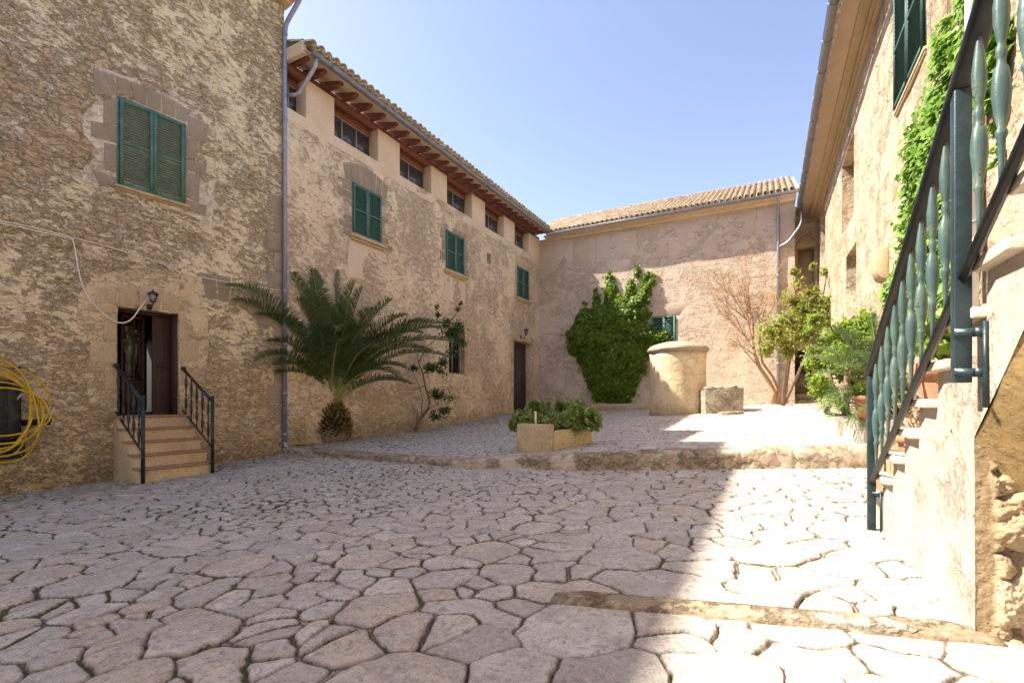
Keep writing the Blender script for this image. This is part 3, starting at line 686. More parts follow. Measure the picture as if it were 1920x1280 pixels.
blocks('door_surround', TW, [cr2(b) for b in (
    [(495, 112), (612, 95), (608, 190), (488, 196)], [(617, 93), (715, 95), (724, 205), (617, 198)], [(724, 97), (842, 122), (836, 228), (735, 206)], [(846, 130), (944, 158), (930, 236), (842, 226)],
    [(452, 190), (606, 200), (606, 245), (455, 238)], [(540, 250), (606, 252), (606, 385), (542, 380)], [(470, 390), (606, 392), (606, 510), (474, 515)], [(545, 520), (606, 520), (606, 640), (548, 640)],
    [(940, 245), (968, 250), (975, 380), (938, 378)], [(938, 384), (1040, 392), (1036, 500), (938, 500)], [(938, 508), (985, 510), (980, 620), (938, 620)])], M['ashlar_warm'], house, .010)
# relieving arch of grey stones by the pipe
ar = []
cxy = [(1045, 30), (1130, 42), (1210, 55), (1290, 85), (1360, 120), (1440, 160), (1480, 200)]
cb = [(1075, 165), (1140, 172), (1195, 185), (1240, 205), (1290, 235), (1345, 280), (1390, 330)]
for i in range(len(cxy)-1):
    ar.append(cr2([cxy[i], (cxy[i+1][0]-6, cxy[i+1][1]), (cb[i+1][0]-6, cb[i+1][1]), cb[i]]))
blocks('relieving_arch', TW, ar, M['ashlar'], house, .012)
qs = []
for k, (za, zb, l) in enumerate([(1.0+.46*i, 1.0+.46*i+.44, (.42 if i % 2 else .26)) for i in range(12)]):
    qs.append([(T_END-l, za), (T_END-.015, za), (T_END-.015, zb), (T_END-l, zb)])
blocks('quoin', TW, qs, M['ashlar'], house, .010)
shutter_window(TW, tp(220, 260)[0], tp(347, 300)[0], 5.6, 7.26, house, slats=34)
# doorway: hallway painted near-black for its shade, open door leaf on the right, glazed inner door and the room behind
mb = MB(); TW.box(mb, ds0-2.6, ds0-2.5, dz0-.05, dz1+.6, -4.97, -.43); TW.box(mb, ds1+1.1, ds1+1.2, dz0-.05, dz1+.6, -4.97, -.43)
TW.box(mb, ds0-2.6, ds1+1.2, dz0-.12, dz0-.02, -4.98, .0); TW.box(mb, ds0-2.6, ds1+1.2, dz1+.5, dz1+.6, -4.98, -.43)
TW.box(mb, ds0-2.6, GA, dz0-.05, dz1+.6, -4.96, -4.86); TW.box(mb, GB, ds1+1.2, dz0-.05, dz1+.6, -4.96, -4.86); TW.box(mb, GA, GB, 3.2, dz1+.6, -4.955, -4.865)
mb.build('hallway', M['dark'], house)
dr = MB(); TW.box(dr, ds0-.04, ds0+.05, dz0, dz1, -.36, -.28); TW.box(dr, ds1-.05, ds1+.04, dz0, dz1, -.36, -.06); TW.box(dr, ds0, ds1, dz1-.06, dz1+.02, -.36, -.28)
door = dr.build('door_frame', M['door'], house)
lf = MB(); hs = ds1-.36; TW.box(lf, hs, ds1-.05, dz0+.01, dz1-.07, -.33, -.29)
for (a, b) in ((dz0+.12, dz0+.8), (dz0+.95, dz1-.2)): TW.box(lf, hs+.06, ds1-.10, a, b, -.29, -.28)
leaf = lf.build('door_leaf', M['door'], house, bevel=.004)
hd = MB(); hd.tube(bend([TW.p(hs+.06, dz0+1.0, -.28), TW.p(hs+.06, dz0+1.0, -.24), TW.p(hs+.16, dz0+1.0, -.235)]), .009, 8); hd.build('handle', M['iron'], leaf)
gl = MB(); ga, gb = ds0+.24, hs-.01; o_ = -.62
for s in (ga, (ga+gb)/2-.015, gb-.05): TW.box(gl, s, s+.04, dz0+.02, dz1-.05, o_-.02, o_+.02)
for z in (dz0+.02, dz0+.62, dz0+1.62, dz1-.12): TW.box(gl, ga, gb, z, z+.07, o_-.019, o_+.019)
TW.box(gl, ga+.03, gb-.03, dz0+.05, dz0+.62, o_-.008, o_+.008)
gd = gl.build('inner_door', M['door'], house)
pn = MB(); TW.box(pn, ga+.03, gb-.03, dz0+.69, dz1-.12, o_-.004, o_+.004); pn.build('glass_pane', M['clear'], gd)
# unseen block added above the house, sized to shade the near court
mb = MB(); mb.b2((-16., -14., 11.0), (-11.3, 5.0, 14.1)); mb.build('shade_block', M['tower'], house)
# eaves, roof, gutter and downpipe
mb = MB(); TW.box(mb, -14, T_END+.12, 11.25, 11.33, -.3, .16); TW.box(mb, -14, T_END+.16, 11.33, 11.43, -.3, .30); TW.box(mb, -14, T_END+.2, 11.43, 11.47, -.3, .48)
mb.build('eave_cornice', M['ashlar_warm'], house, bevel=.01)
mb = MB(); tiles(mb, TW, -14, T_END+.2, .52, 11.52, math.radians(22), 4); mb.build('roof', M['tile'], house)
mb = MB(); gutter(mb, TW, -14, T_END+.25, .60, 11.50, .085); mb.build('gutter', M['zinc'], house)
ps, po = T_END-.02, .07
mb = MB(); zf = .42
pipe(mb, bend([TW.p(ps+.10, 11.42, .60), TW.p(ps+.10, 11.22, .58), TW.p(ps+.02, 10.75, po+.02), TW.p(ps, 10.5, po), TW.p(ps, zf, po)]), .052, [TW.p(ps, z, po) for z in (10.5, 8.4, 6.3, 4.2, 2.9, 1.7, .7)])
mb.tube(bend([TW.p(ps, zf+.1, po), TW.p(ps, zf+.02, po), TW.p(ps+.03, zf-.05, po+.08)]), .055, 10)
mb.build('downpipe', M['zinc_blue'], house, smooth=True)

# ================================================================ the long wing
wing = thing('long_wing', 'long weathered plaster wing with a row of attic windows under red rafter eaves', 'house', (-10.6, 15, .5))
W0 = 7.80
wp = lambda u, v, o=0.: WG.px(u, v, o)
att = [(W0-.2, wp(574, 190)[0]), (wp(627, 260)[0], wp(709, 300)[0]), (wp(749.7, 320)[0], wp(808.5, 340)[0]), (wp(838, 385)[0], wp(884.8, 400)[0]), (wp(909.5, 426)[0], wp(945, 440)[0]), (wp(965, 458)[0], wp(991.5, 470)[0])]
zs, zt = 8.73, 9.72
def sp(u0, u1): return wp(u0, 400)[0], wp(u1, 400)[0]
def zz(u, v): return wp(u, v)[1]
wins = [(*sp(660, 714.5), zz(660, 438), zz(660, 342)), (*sp(835.5, 869.5), zz(836, 505), zz(836, 431)), (*sp(969, 990.5), zz(969.5, 557), zz(969.5, 499))]
low_win = (*sp(842, 871), zz(842, 699), zz(842, 612))
doorw = (*sp(963, 995), .85, zz(963, 637))
vent = (*sp(913, 920), zz(914, 493), zz(914, 474))
mb = MB(); wall(mb, WG, W0, 22.7, -.2, zs, [(a, b, c, d, .3) for a, b, c, d in wins]+[(*low_win, .3), (*doorw, .35), (*vent, .4)], amp=.018)
shell(mb, WG, W0, 22.7, -.2, zs, 6); mb.build('wall', M['wing'], wing)
for i in range(6):
    a = att[i][1]; b = att[i+1][0] if i < 5 else 22.66
    mb = MB(); WG.box(mb, a, b, zs-.12, zt+.02, -.40, .004); mb.build('attic_pier', M['clere'], wing, bevel=.012, warp=.006, wf=3)
mb = MB(); WG.box(mb, W0-.0, 22.66, zs-.30, zs-.0, -.40, .006); mb.build('attic_sill', M['clere'], wing, bevel=.012, warp=.005, wf=2)
mb = MB(); WG.box(mb, W0, 22.66, zt, zt+.16, -.38, -.03); WG.box(mb, W0, 22.66, zt-.18, zt+.02, -.44, -.30); mb.build('lintel_beam', M['rafter'], wing)
mb = MB(); WG.box(mb, W0, 22.66, zs-.3, zt+.3, -2.4, -2.3); WG.box(mb, W0, 22.66, zt+.05, zt+.15, -2.4, -.38); mb.build('attic_room', M['inside'], wing)
for i, (a, b) in enumerate(att):
    a = max(a, W0+.02); mb = MB(); o = -.34; fw = .035; k = 3 if b-a > 1.1 and i in (1,) else 2
    WG.box(mb, a, b, zs, zs+fw, o-.02, o+.02); WG.box(mb, a, b, zt-.2, zt-.2+fw, o-.02, o+.02)
    for q in range(k+1): s = a+(b-a-fw)*q/k; WG.box(mb, s, s+fw, zs+fw, zt-.2, o-.022, o+.022)
    f = mb.build('window', M['frame'], wing)
    for q in range(k):
        s0_ = a+(b-a-fw)*q/k+fw; s1_ = a+(b-a-fw)*(q+1)/k; mb = MB(); WG.box(mb, s0_, s1_, zs+fw, zt-.2, o-.004, o+.004); mb.build('glass_pane', M['glass'], f)
# eave: rafters, board soffit, tiles, gutter
pit = math.radians(20); ER = .72
s = W0+.22; k = 0
while s < 22.3:
    mb = MB(); pr = [(-.30, .02), (.30, -.02), (.36, -.02), (.40, .03), (.43, -.005), (.48, .04), (.50, .075), (.55, .06), (.60, .12), (.60, .20), (-.30, .30)]
    mb.prism([WG.p(s-.06, zt+.13+z-.02*0-.10*(o_>0.3)*0, o_) for o_, z in pr], WG.d, .12); mb.build('rafter', M['rafter'], wing, bevel=.004); s += .535
mb = MB(); a = zt+.42; V = [WG.p(W0, a, -.35), WG.p(22.4, a, -.35), WG.p(22.1, a-math.tan(pit)*(ER+.35)+.12, ER-.02), WG.p(W0, a-math.tan(pit)*(ER+.35)+.12, ER-.02)]
mb.prism(V, (0, 0, 1), .03); mb.build('eave_soffit', M['soffitboard'], wing)
mb = MB(); tiles(mb, WG, W0-.0, 22.3, ER+.06, zt+.28, pit, 5); mb.build('roof', M['tile'], wing)
mb = MB(); WG.box(mb, W0-.02, W0+.10, zt+.12, zt+.42, -.3, ER-.12); mb.build('verge_block', M['clere'], wing, bevel=.01)
mb = MB(); gutter(mb, WG, W0+.05, 22.0, ER+.10, zt+.12, .085, 1.9); mb.build('gutter', M['zinc'], wing)
mb = MB(); pipe(mb, bend([WG.p(W0+.22, zt+.1, ER+.08), WG.p(W0+.22, zt-.12, ER+.04), WG.p(W0+.12, zt-.72, .28), WG.p(W0-.02, zt-.76, .09)]), .05); mb.build('gutter_elbow', M['zinc'], wing, smooth=True)
# windows
for i, (a, b, c, d) in enumerate(wins):
    shutter_window(WG, a, b, c, d, wing, slats=30, sill=(.14, .13, .10))
    if i == 0: blocks('window_surround', WG, surround(WG, a, b, c, d, .34, .16, .42, .22, .008, 7, .22), M['ashlar'], wing, .006)
    elif i == 1: blocks('window_surround', WG, surround(WG, a, b, c, d, .24, .10, .22, .4, .006, 5, .02), M['ashlar'], wing, .006)
    else: blocks('window_surround', WG, surround(WG, a, b, c, d, .22, .0, .26, .5, .003, 1, .0), M['ashlar_warm'], wing, .008)
a, b, c, d = wins[1]; polypatch('render_patch', WG, [(a-.1, c-.2), (b+.1, c-.2), (b+.12, c-1.1), (a-.15, c-1.15)], M['clere'], wing, 0, .004, .05)
a, b, c, d = wins[0]; polypatch('render_patch', WG, [(a-.1, c-.2), (b+.25, c-.2), (b+.15, c-1.2), (a-.2, c-1.25)], M['clere'], wing, 0, .004, .06)
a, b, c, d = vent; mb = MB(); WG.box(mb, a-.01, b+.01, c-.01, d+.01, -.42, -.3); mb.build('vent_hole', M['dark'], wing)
polypatch('render_patch', WG, [(a-.22, c-.2), (a-.01, c-.2), (a-.01, d+.2), (a-.22, d+.18)], M['clere'], wing, 0, .003, .04)
# barred ground-floor window
a, b, c, d = low_win
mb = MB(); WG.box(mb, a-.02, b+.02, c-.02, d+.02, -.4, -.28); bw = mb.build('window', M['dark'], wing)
mb = MB(); f_ = .05
for s_ in (a, (a+b)/2-.02, b-f_): WG.box(mb, s_, s_+f_, c, d, -.27, -.22)
for z_ in (c, c+(d-c)*.5, d-f_): WG.box(mb, a, b, z_, z_+f_, -.268, -.222)
mb.build('window_frame', M['frame'], bw)
mb = MB()
for i in range(6): s_ = a+(b-a)*(i+.5)/6; mb.tube([WG.p(s_, c-.03, .03), WG.p(s_, d, .03)], .010, 6)
for z_ in (c+.12, (c+d)/2, d-.12): mb.tube([WG.p(a-.02, z_, .03), WG.p(b+.02, z_, .03)], .009, 6)
mb.build('iron_bars', M['iron'], bw)
blocks('window_surround', WG, surround(WG, a, b, c, d, .24, .0, .22, .9, .004, 3, .0), M['patch_ochre'], wing, .006)
# far doorway
a, b, c, d = doorw
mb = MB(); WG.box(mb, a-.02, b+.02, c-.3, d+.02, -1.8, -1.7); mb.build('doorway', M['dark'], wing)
mb = MB(); WG.box(mb, a+.02, b-.02, c-.3, d-.02, -.32, -.26)
for i in range(1, 5): WG.box(mb, a+(b-a)*i/5-.004, a+(b-a)*i/5+.004, c, d-.03, -.262, -.255)
mb.build('door_leaf', M['olddoor'], wing)
bl = surround(WG, a, b, c-.2, d, .26, .05, .30, .6, .005, 3, .0); blocks('door_surround', WG, bl, M['patch_ochre'], wing, .012)

# ================================================================ the end range
end = thing('end_house', 'two storey pink plaster range closing the court under a barrel tiled roof', 'house', (-4, 23, 1.1))
bp = lambda u, v, o=0.: BK.px(u, v, o)
BE = 1.0; bz = 9.72
bw_ = (bp(1222, 600)[0], bp(1267, 600)[0], bp(1240, 642)[1]-.9, bp(1267, 592)[1])
mb = MB(); wall(mb, BK, -10.5, BE, .3, bz, [(*bw_, .25)], amp=.03); shell(mb, BK, -10.5, BE, .3, bz, 6); mb.build('wall', M['back'], end)
up_ = bp(1250, 505)[1]
# smoother later render along the top of the wall, in squarish bays
top0 = [(-10.4, -8.6), (-8.55, -7.4), (-7.36, -5.4), (-5.35, -4.0), (-3.96, -1.9), (-1.86, -.4), (-.36, .95)]
for i, (a, b) in enumerate(top0):
    lo_ = bz-1.75-.25*math.sin(i*2.1)
    polypatch('render_patch', BK, [(a, lo_), (b, lo_+.05), (b, bz-.25), (a, bz-.25)], M[('patch_pink', 'patch_pink2')[i % 2]] if 'patch_pink' in M else M['patch'], end, 0, .004, .03, 8)
mb = MB(); BK.box(mb, -10.0, BE+.02, bz-.16, bz, -.3, .16); BK.box(mb, -10.0, BE+.05, bz-.02, bz+.06, -.3, .38); mb.build('eave_cornice', M['clere'], end, bevel=.012)
mb = MB(); tiles(mb, BK, -11.0, BE+.15, .50, bz+.12, math.radians(26.6), 15); mb.build('roof', M['tile'], end)
mb = MB(); gutter(mb, BK, -9.75, BE+.25, .58, bz+.06, .085, 2.2); mb.build('gutter', M['zinc'], end)
pu = bp(1459, 500)[0]
mb = MB(); pipe(mb, bend([BK.p(pu, bz, .56), BK.p(pu, bz-.2, .5), BK.p(pu, bz-.65, .10), BK.p(pu, bz-.9, .08), BK.p(pu, 1.3, .08)]), .055, [BK.p(pu, z, .08) for z in (8.4, 6.6, 4.8, 3.0)])
q0 = Vector((1.22, 22.3, 9.05)); mb.tube(bend([q0, q0-Vector((0, 0, .55)), BK.p(pu+.35, 7.9, .12), BK.p(pu, 7.75, .08)]), .05, 10)
mb.build('downpipe', M['zinc'], end, smooth=True)
win = shutter_window(BK, bw_[0], bw_[1], bw_[2], bw_[3], end, slats=22, sill=(.1, .1, .08))
blocks('window_surround', BK, surround(BK, bw_[0], bw_[1], bw_[2], bw_[3], .55, .0, .55, .7, .002, 1, .0), M['patch_pink2'] if 'patch_pink2' in M else M['patch'], end, .004)
# recess at the right end: arched niche above, doorway below
RC = Fr((0, 23.7), (1, 0), (0, -1)); rp = lambda u, v: RC.px(u, v)
ni = (rp(1496, 500)[0], rp(1527, 500)[0], rp(1500, 560)[1], rp(1500, 466)[1]); dn = (rp(1487, 700)[0], rp(1523, 700)[0], 1.75, rp(1500, 655)[1])
mb = MB(); wall(mb, RC, BE-.3, 2.6, .8, 9.7, [(*ni, .30), (*dn, .45)], amp=.02)
mb.mi = 0; wall(mb, Fr((BE, 0), (0, 1), (1, 0)), 22.6, 23.7, .8, 9.2, [], amp=.01); mb.build('recess_wall', M['back'], end)
mb = MB(); RC.box(mb, ni[0]-.1, ni[1]+.1, ni[2]-.1, ni[3]+.1, -.5, -.36); mb.build('niche', M['ashlar_warm'], end)
mb = MB(); RC.box(mb, dn[0]-.02, dn[1]+.2, 1.7, dn[3]+.1, -.50, -.40); mb.build('doorway', M['olddoor'], end)
mb = MB(); RC.box(mb, dn[0]+.03, dn[1]+.1, 1.7, 1.7+(dn[3]-1.7)*.48, -.40, -.36); mb.build('door_panel', M['trough'], end)
mb = MB(); cx = (ni[0]+ni[1])/2; hw = (ni[1]-ni[0])/2+.12
mb.prism([RC.p(cx-hw, ni[3], 0), RC.p(cx-hw*.7, ni[3]+.32, 0), RC.p(cx, ni[3]+.5, 0), RC.p(cx+hw*.7, ni[3]+.32, 0), RC.p(cx+hw, ni[3], 0)], RC.n, .06)
RC.box(mb, ni[0]-.16, ni[0], ni[2], ni[3], -.02, .05); mb.build('niche_arch', M['ashlar_warm'], end, bevel=.02)
mb = MB(); RC.box(mb, dn[0]-.3, dn[1]+.4, 1.2, 1.5, 0, .7); RC.box(mb, dn[0]+.05, dn[1]+.4, 1.5, 1.75, -.1, .35); mb.build('doorstep', M['trough'], end, bevel=.02)
mb = MB(); a, b = bp(1125, 760)[0], bp(1222, 760)[0]; zb = float(terr(-6, 22.3)); BK.box(mb, a-.2, b+.6, zb-.2, zb+.30, -.1, .42)
tag(mb.build('stone_bench', M['well'], bevel=.03, warp=.02, wf=1.5), 'low plastered ledge along the foot of the back wall below the ivy', 'ledge')

# ================================================================ the range on the right
right = thing('right_house', 'sunlit pale sandstone house on the right with a wide moulded eave and deep openings', 'house', (2, 12, 1))
q = lambda u, v: RT.px(u, v)
def op(u0, u1, v0, v1): # far edge, near edge, top v and bottom v read at the near edge
    return (q(u1, 300)[0], q(u0, 300)[0], q(u1, v1)[1], q(u1, v0)[1])
ro = [op(1578, 1601, 244, 400), op(1539, 1547, 372, 470), op(1587, 1606, 450, 545), op(1583, 1603, 590, 632)]
sh = (8.2, 9.85, 6.25, 8.1)
mb = MB(); wall(mb, RT, -14, 25.1, .0, 9.0, [(*o_, .55) for o_ in ro]+[(*sh, .3)], amp=.022); shell(mb, RT, -14, 25.1, 0, 9.0, 5); mb.build('wall', M['right'], right)
for o_ in ro:
    mb = MB(); RT.box(mb, o_[0]-.1, o_[1]+.1, o_[2]-.1, o_[3]+.1, -.75, -.56); mb.build('window', M['ashlar_warm'], right)
shutter_window(RT, *sh, right, mat='green_dark', slats=30, sill=(.03, .04, .05))
cq = q(1662, 500); mb = MB(); mb.prism([RT.p(cq[0]-.22, cq[1]+.30, 0), RT.p(cq[0]-.22, cq[1]+.30, .20), RT.p(cq[0]-.22, cq[1]-.05, .20), RT.p(cq[0]-.22, cq[1]-.22, .13), RT.p(cq[0]-.22, cq[1]-.28, 0)], RT.d, .44)
mb.build('corbel', M['ashlar_warm'], right, bevel=.02, warp=.01, wf=4)
rz = 9.0
mb = MB(); RT.box(mb, -5, 24.9, rz-.10, rz, -.2, .07); RT.box(mb, -5, 24.9, rz, rz+.10, -.2, .13); RT.box(mb, -5, 24.9, rz+.10, rz+.16, -.2, .30); mb.build('eave_cornice', M['ashlar_warm'], right, bevel=.01, warp=.006, wf=2)
mb = MB(); RT.box(mb, -5, 24.9, rz+.16, rz+.20, -.2, .60); mb.build('eave_soffit', M['soffitboard'], right)
mb = MB(); tiles(mb, RT, -5, 24.8, .66, rz+.26, math.radians(20), 4); mb.build('roof', M['tile'], right)
mb = MB(); gutter(mb, RT, -5, 23.0, .74, rz+.18, .085, 1.1); mb.build('gutter', M['zinc'], right)
pq = q(1848, 300)[0]
mb = MB(); pipe(mb, [RT.p(pq, 8.9, .10), RT.p(pq, 2.0, .10)], .055, [RT.p(pq, z, .10) for z in (3.1, 4.45, 5.8, 7.2)]); mb.build('downpipe', M['white_pipe'], right, smooth=True)
for z in (3.3, 4.4, 5.6):
    mb = MB(); RT.box(mb, pq-.075, pq+.075, z-.012, z+.012, 0, .165); mb.build('pipe_clip', M['zinc'], right)
# ring the court behind the camera with a plain wall so that the light bounces as in a closed yard
# ================================================================ entrance steps with their two iron railings
pA = onground(272, 908, low); pB = onground(414, 886, low)
def tws(P_): d = P_-TW.O; return d.dot(TW.d), d.dot(TW.n)
sA, oA = tws(pA); sB, oB = tws(pB); OUT = 1.22; sA = ds0-.06; sB = ds1+.10
print('steps', sA, oA, sB, oB, ds0, ds1, OUT)
es = thing('entrance_steps', 'flight of five ochre steps with terracotta treads and black railings at the tall house door', 'steps', tuple(TW.p((sA+sB)/2, .1, OUT/2)))
nst = 5; rise = (dz0-.13)/ (nst+.0); td = OUT/nst
mb = MB(); prof = [(0, -.2), (OUT, -.2)]
for k in range(nst):
    zt_ = .13+rise*(k+1)-.035; prof += [(OUT-td*k, zt_-rise if k else -.2), (OUT-td*k, zt_)]
prof += [(0, dz0-.035)]
pp = [prof[0], prof[1]]+[p_ for p_ in prof[3:]]
mb.prism([TW.p(sA, z, o) for o, z in pp], TW.d, sB-sA); mb.build('steps_body', M['step'], es, bevel=.008)
for k in range(nst):
    z = .13+rise*(k+1); o1 = OUT-td*k+.03; mb = MB(); TW.box(mb, sA-.02, sB+.02, z-.036, z, max(0, o1-td-.05) if k < nst-1 else -.25, o1)
    mb.build('tread', M['tread'], es, bevel=.010, warp=.004, wf=4)
def iron_baluster(mb, p0, p1, r=.026, seg=10, prof=None, flat=None):
    prof = prof or [(0, .35), (.06, .35), (.07, .6), (.10, .35), (.2, .9), (.30, 1.), (.42, .55), (.5, .35), (.52, .75), (.56, .75), (.58, .35), (.66, .8), (.74, 1.05), (.82, .75), (.88, .35), (.91, .6), (.94, .35), (1, .35)]
    p0 = Vector(p0); L = Vector(p1).z-p0.z
    mb.lathe(p0, [(r*w_, L*(1-t)) for t, w_ in prof[::-1]], seg)
    if flat: mb.V[-1][:, 1] = p0.y+(mb.V[-1][:, 1]-p0.y)*flat
for side, s_ in (('l', sA+.03), ('r', sB-.03)):
    mb = MB(); zf = float(low(*TW.p(s_, 0, OUT+.06).xy)); ft = TW.p(s_, zf-.05, OUT+.06); top_ = 1.55
    mb.tube([ft, Vector((ft.x, ft.y, top_))], .032, 4 if False else 8)
    rl = mb.build('railing', M['iron'], es)
    mb = MB(); mb.lathe((ft.x, ft.y, top_), [(.02, 0), (.036, .012), (.02, .025), (.034, .05), (.036, .065), (.022, .085), (.003, .092)], 10); mb.build('finial', M['iron'], rl, smooth=True)
    h0 = TW.p(s_, 2.20, .02); h1 = TW.p(s_, 1.52, OUT+.06); mb = MB(); mb.tube([h0, h1], .036, 8, flat=.55); mb.tube([h0-TW.n*.005, h0+TW.n*.05], .045, 8); mb.build('handrail', M['iron'], rl)
    l0 = TW.p(s_, 1.33, .02); l1 = TW.p(s_, .63, OUT+.06); mb = MB(); mb.tube([l0, l1], .02, 4); mb.build('lower_rail', M['iron'], rl)
    for k in range(5):
        t = (k+.6)/5.3; a = l0.lerp(l1, t); b = h0.lerp(h1, t); mb = MB(); iron_baluster(mb, (a.x, a.y, a.z), (a.x, a.y, b.z)); mb.build('baluster', M['iron'], rl, smooth=True)

# ================================================================ wall lamps, cables
def lantern(F, s, z, label, sc=1., arm=.20):
    t = thing('wall_lamp', label, 'lamp', tuple(F.p(s, z, 0)), 'lantern lamps over the doors')
    mb = MB(); F.box(mb, s-.045*sc, s+.045*sc, z-.13*sc, z-.01*sc, 0, .02)
    mb.tube(bend([F.p(s, z-.07*sc, .01), F.p(s, z-.13*sc, arm*.6), F.p(s, z-.02*sc, arm)], 8), .012*sc, 8); mb.build('bracket', M['iron'], t)
    c = F.p(s, z, arm)
    mb = MB(); mb.lathe(c, [(.02*sc, -.01*sc), (.045*sc, 0), (.05*sc, .015*sc), (.03*sc, .02*sc)], 6); mb.lathe(c, [(.105*sc, .165*sc), (.11*sc, .17*sc), (.07*sc, .205*sc), (.03*sc, .225*sc), (.012*sc, .235*sc), (.02*sc, .25*sc), (.004*sc, .265*sc)], 6)
    for k in range(6):
        a = math.pi/3*k; mb.tube([c+Vector((math.cos(a)*.045*sc, math.sin(a)*.045*sc, .01*sc)), c+Vector((math.cos(a)*.078*sc, math.sin(a)*.078*sc, .168*sc))], .006*sc, 4)
    mb.build('lantern_frame', M['iron'], t)
    mb = MB(); mb.lathe(c, [(.042*sc, .015*sc), (.072*sc, .166*sc)], 6); mb.build('glass', M['clear'], t)
    mb = MB(); mb.lathe(c, [(.012*sc, .02*sc), (.012*sc, .05*sc), (.028*sc, .09*sc), (.018*sc, .125*sc), (.004*sc, .13*sc)], 8); mb.build('bulb', M['patch'], t)
ls, lz = TW.px(287, 567, .2)
lantern(TW, ls, lz, 'black iron lantern on a bracket above the tall house doorway', .95)
ls2, lz2 = WG.px(983, 628, .2)
lantern(WG, ls2, lz2, 'small black lantern over the far doorway at the end of the long wing', 1.3, .3)
def cablepts(F, pts, o=.03, k=6, sag=.0):
    P_ = [F.p(*F.px(u, v, o), o) for u, v in pts]; out = []
    for i in range(len(P_)-1):
        p0 = P_[max(i-1, 0)]; p1 = P_[i]; p2 = P_[i+1]; p3 = P_[min(i+2, len(P_)-1)]
        for t in np.linspace(0, 1, k, endpoint=False):
            out.append(.5*((2*p1)+(-p0+p2)*t+(2*p0-5*p1+4*p2-p3)*t*t+(-p0+3*p1-3*p2+p3)*t**3))
    return out+[P_[-1]]
mb = MB(); mb.tube(cablepts(TW, [(-200, 372), (0, 414), (60, 426), (134, 445), (200, 462), (300, 493), (345, 512), (420, 528), (528, 545)], .04), .011, 6)
tag(mb.build('cable', M['cable'], smooth=True), 'long pale cable running slack across the tall house below its shuttered window', 'cable')
mb = MB(); mb.tube(cablepts(TW, [(-200, 377), (0, 418), (60, 431), (128, 447), (138, 455), (146, 500), (154, 533), (166, 558), (178, 572), (196, 590), (213, 602), (232, 605), (248, 597), (262, 578), (274, 563)], .055), .012, 6)
mb.tube(cablepts(TW, [(300, 490), (325, 500), (338, 515), (344, 528)], .04), .008, 6)
tag(mb.build('lamp_cable', M['cable'], smooth=True), 'pale cable looping down over the doorway to the black lantern', 'cable')

# ================================================================ hose and box on the left wall
c0 = tp(48, 712, .25); c1 = tp(48, 858, .25); sl = c0[0]; zt1 = c0[1]; zb1 = c1[1]
hb = thing('hose_cabinet', 'black plastic cabinet on the ochre wall at the left edge, behind the yellow hose', 'cabinet', tuple(TW.p(sl-.4, zb1, .1)))
mb = MB(); TW.box(mb, sl-.9, sl-.03, zb1+.28, zt1, 0, .20); mb.build('cabinet_body', M['black'], hb, bevel=.05)
mb = MB(); TW.box(mb, sl-.95, sl, zb1, zb1+.27, 0, .25); b_ = mb.build('cabinet_base', M['black'], hb, bevel=.015)
for k in range(4):
    mb = MB(); q_ = TW.p(sl-.05-.16*(k % 2)-.1*(k//2), zb1+.06+.15*(k//2), .25); mb.tube([q_, q_+TW.n*.006], .012, 8); mb.build('screw', M['zinc'], b_)
mb = MB(); TW.box(mb, sl-.7, sl-.2, zb1+.5, zt1-.1, .2, .215); mb.build('cabinet_door', M['black'], hb, bevel=.008)
hs_ = thing('garden_hose', 'yellow hose hung in loose coils over the black cabinet at the left edge', 'hose', tuple(TW.p(sl-.3, zt1, .3)))
mb = MB(); ctr = tp(-8, 768, .3); rs = random.Random(3); pts = []
n_ = 8
for k in range(n_*40):
    a = 2*math.pi*k/40; j = k/40; rx = .50+.12*math.sin(j*2.1+1); rz_ = .62+.17*math.sin(j*1.7); cx = ctr[0]+.05*math.sin(j*3.1); cz = ctr[1]-.02+.10*math.sin(j*2.4+2)
    s_ = cx+rx*math.cos(a)*(1+.06*math.sin(3*a+j)); z_ = cz+rz_*math.sin(a)*(1+.05*math.sin(2*a+j*2))-.06*abs(math.cos(a))
    pts.append(TW.p(s_, z_, .30+.035*math.sin(j*5+a*1.0)+.01*k/40))
mb.tube(pts, .0135, 8); mb.build('coil', M['yellow'], hs_, smooth=True)
mb = MB(); mb.tube(bend([TW.p(ctr[0]+.55, ctr[1]-.1, .3), TW.p(ctr[0]+.62, ctr[1]-.12, .28), TW.p(ctr[0]+.70, ctr[1]+.02, .22)]), .010, 8); mb.build('loose_end', M['cable'], hs_, smooth=True)
mb = MB(); mb.tube([TW.p(ctr[0]+.23, ctr[1]+.16, .36), TW.p(ctr[0]+.28, ctr[1]+.26, .36)], .017, 8); mb.build('hose_fitting', M['zinc'], hs_)
mb = MB(); a_ = tp(30, 690, .1); mb.tube([TW.p(a_[0], a_[1], 0), TW.p(a_[0], a_[1], .36)], .018, 8); mb.build('hook', M['iron'], hs_)

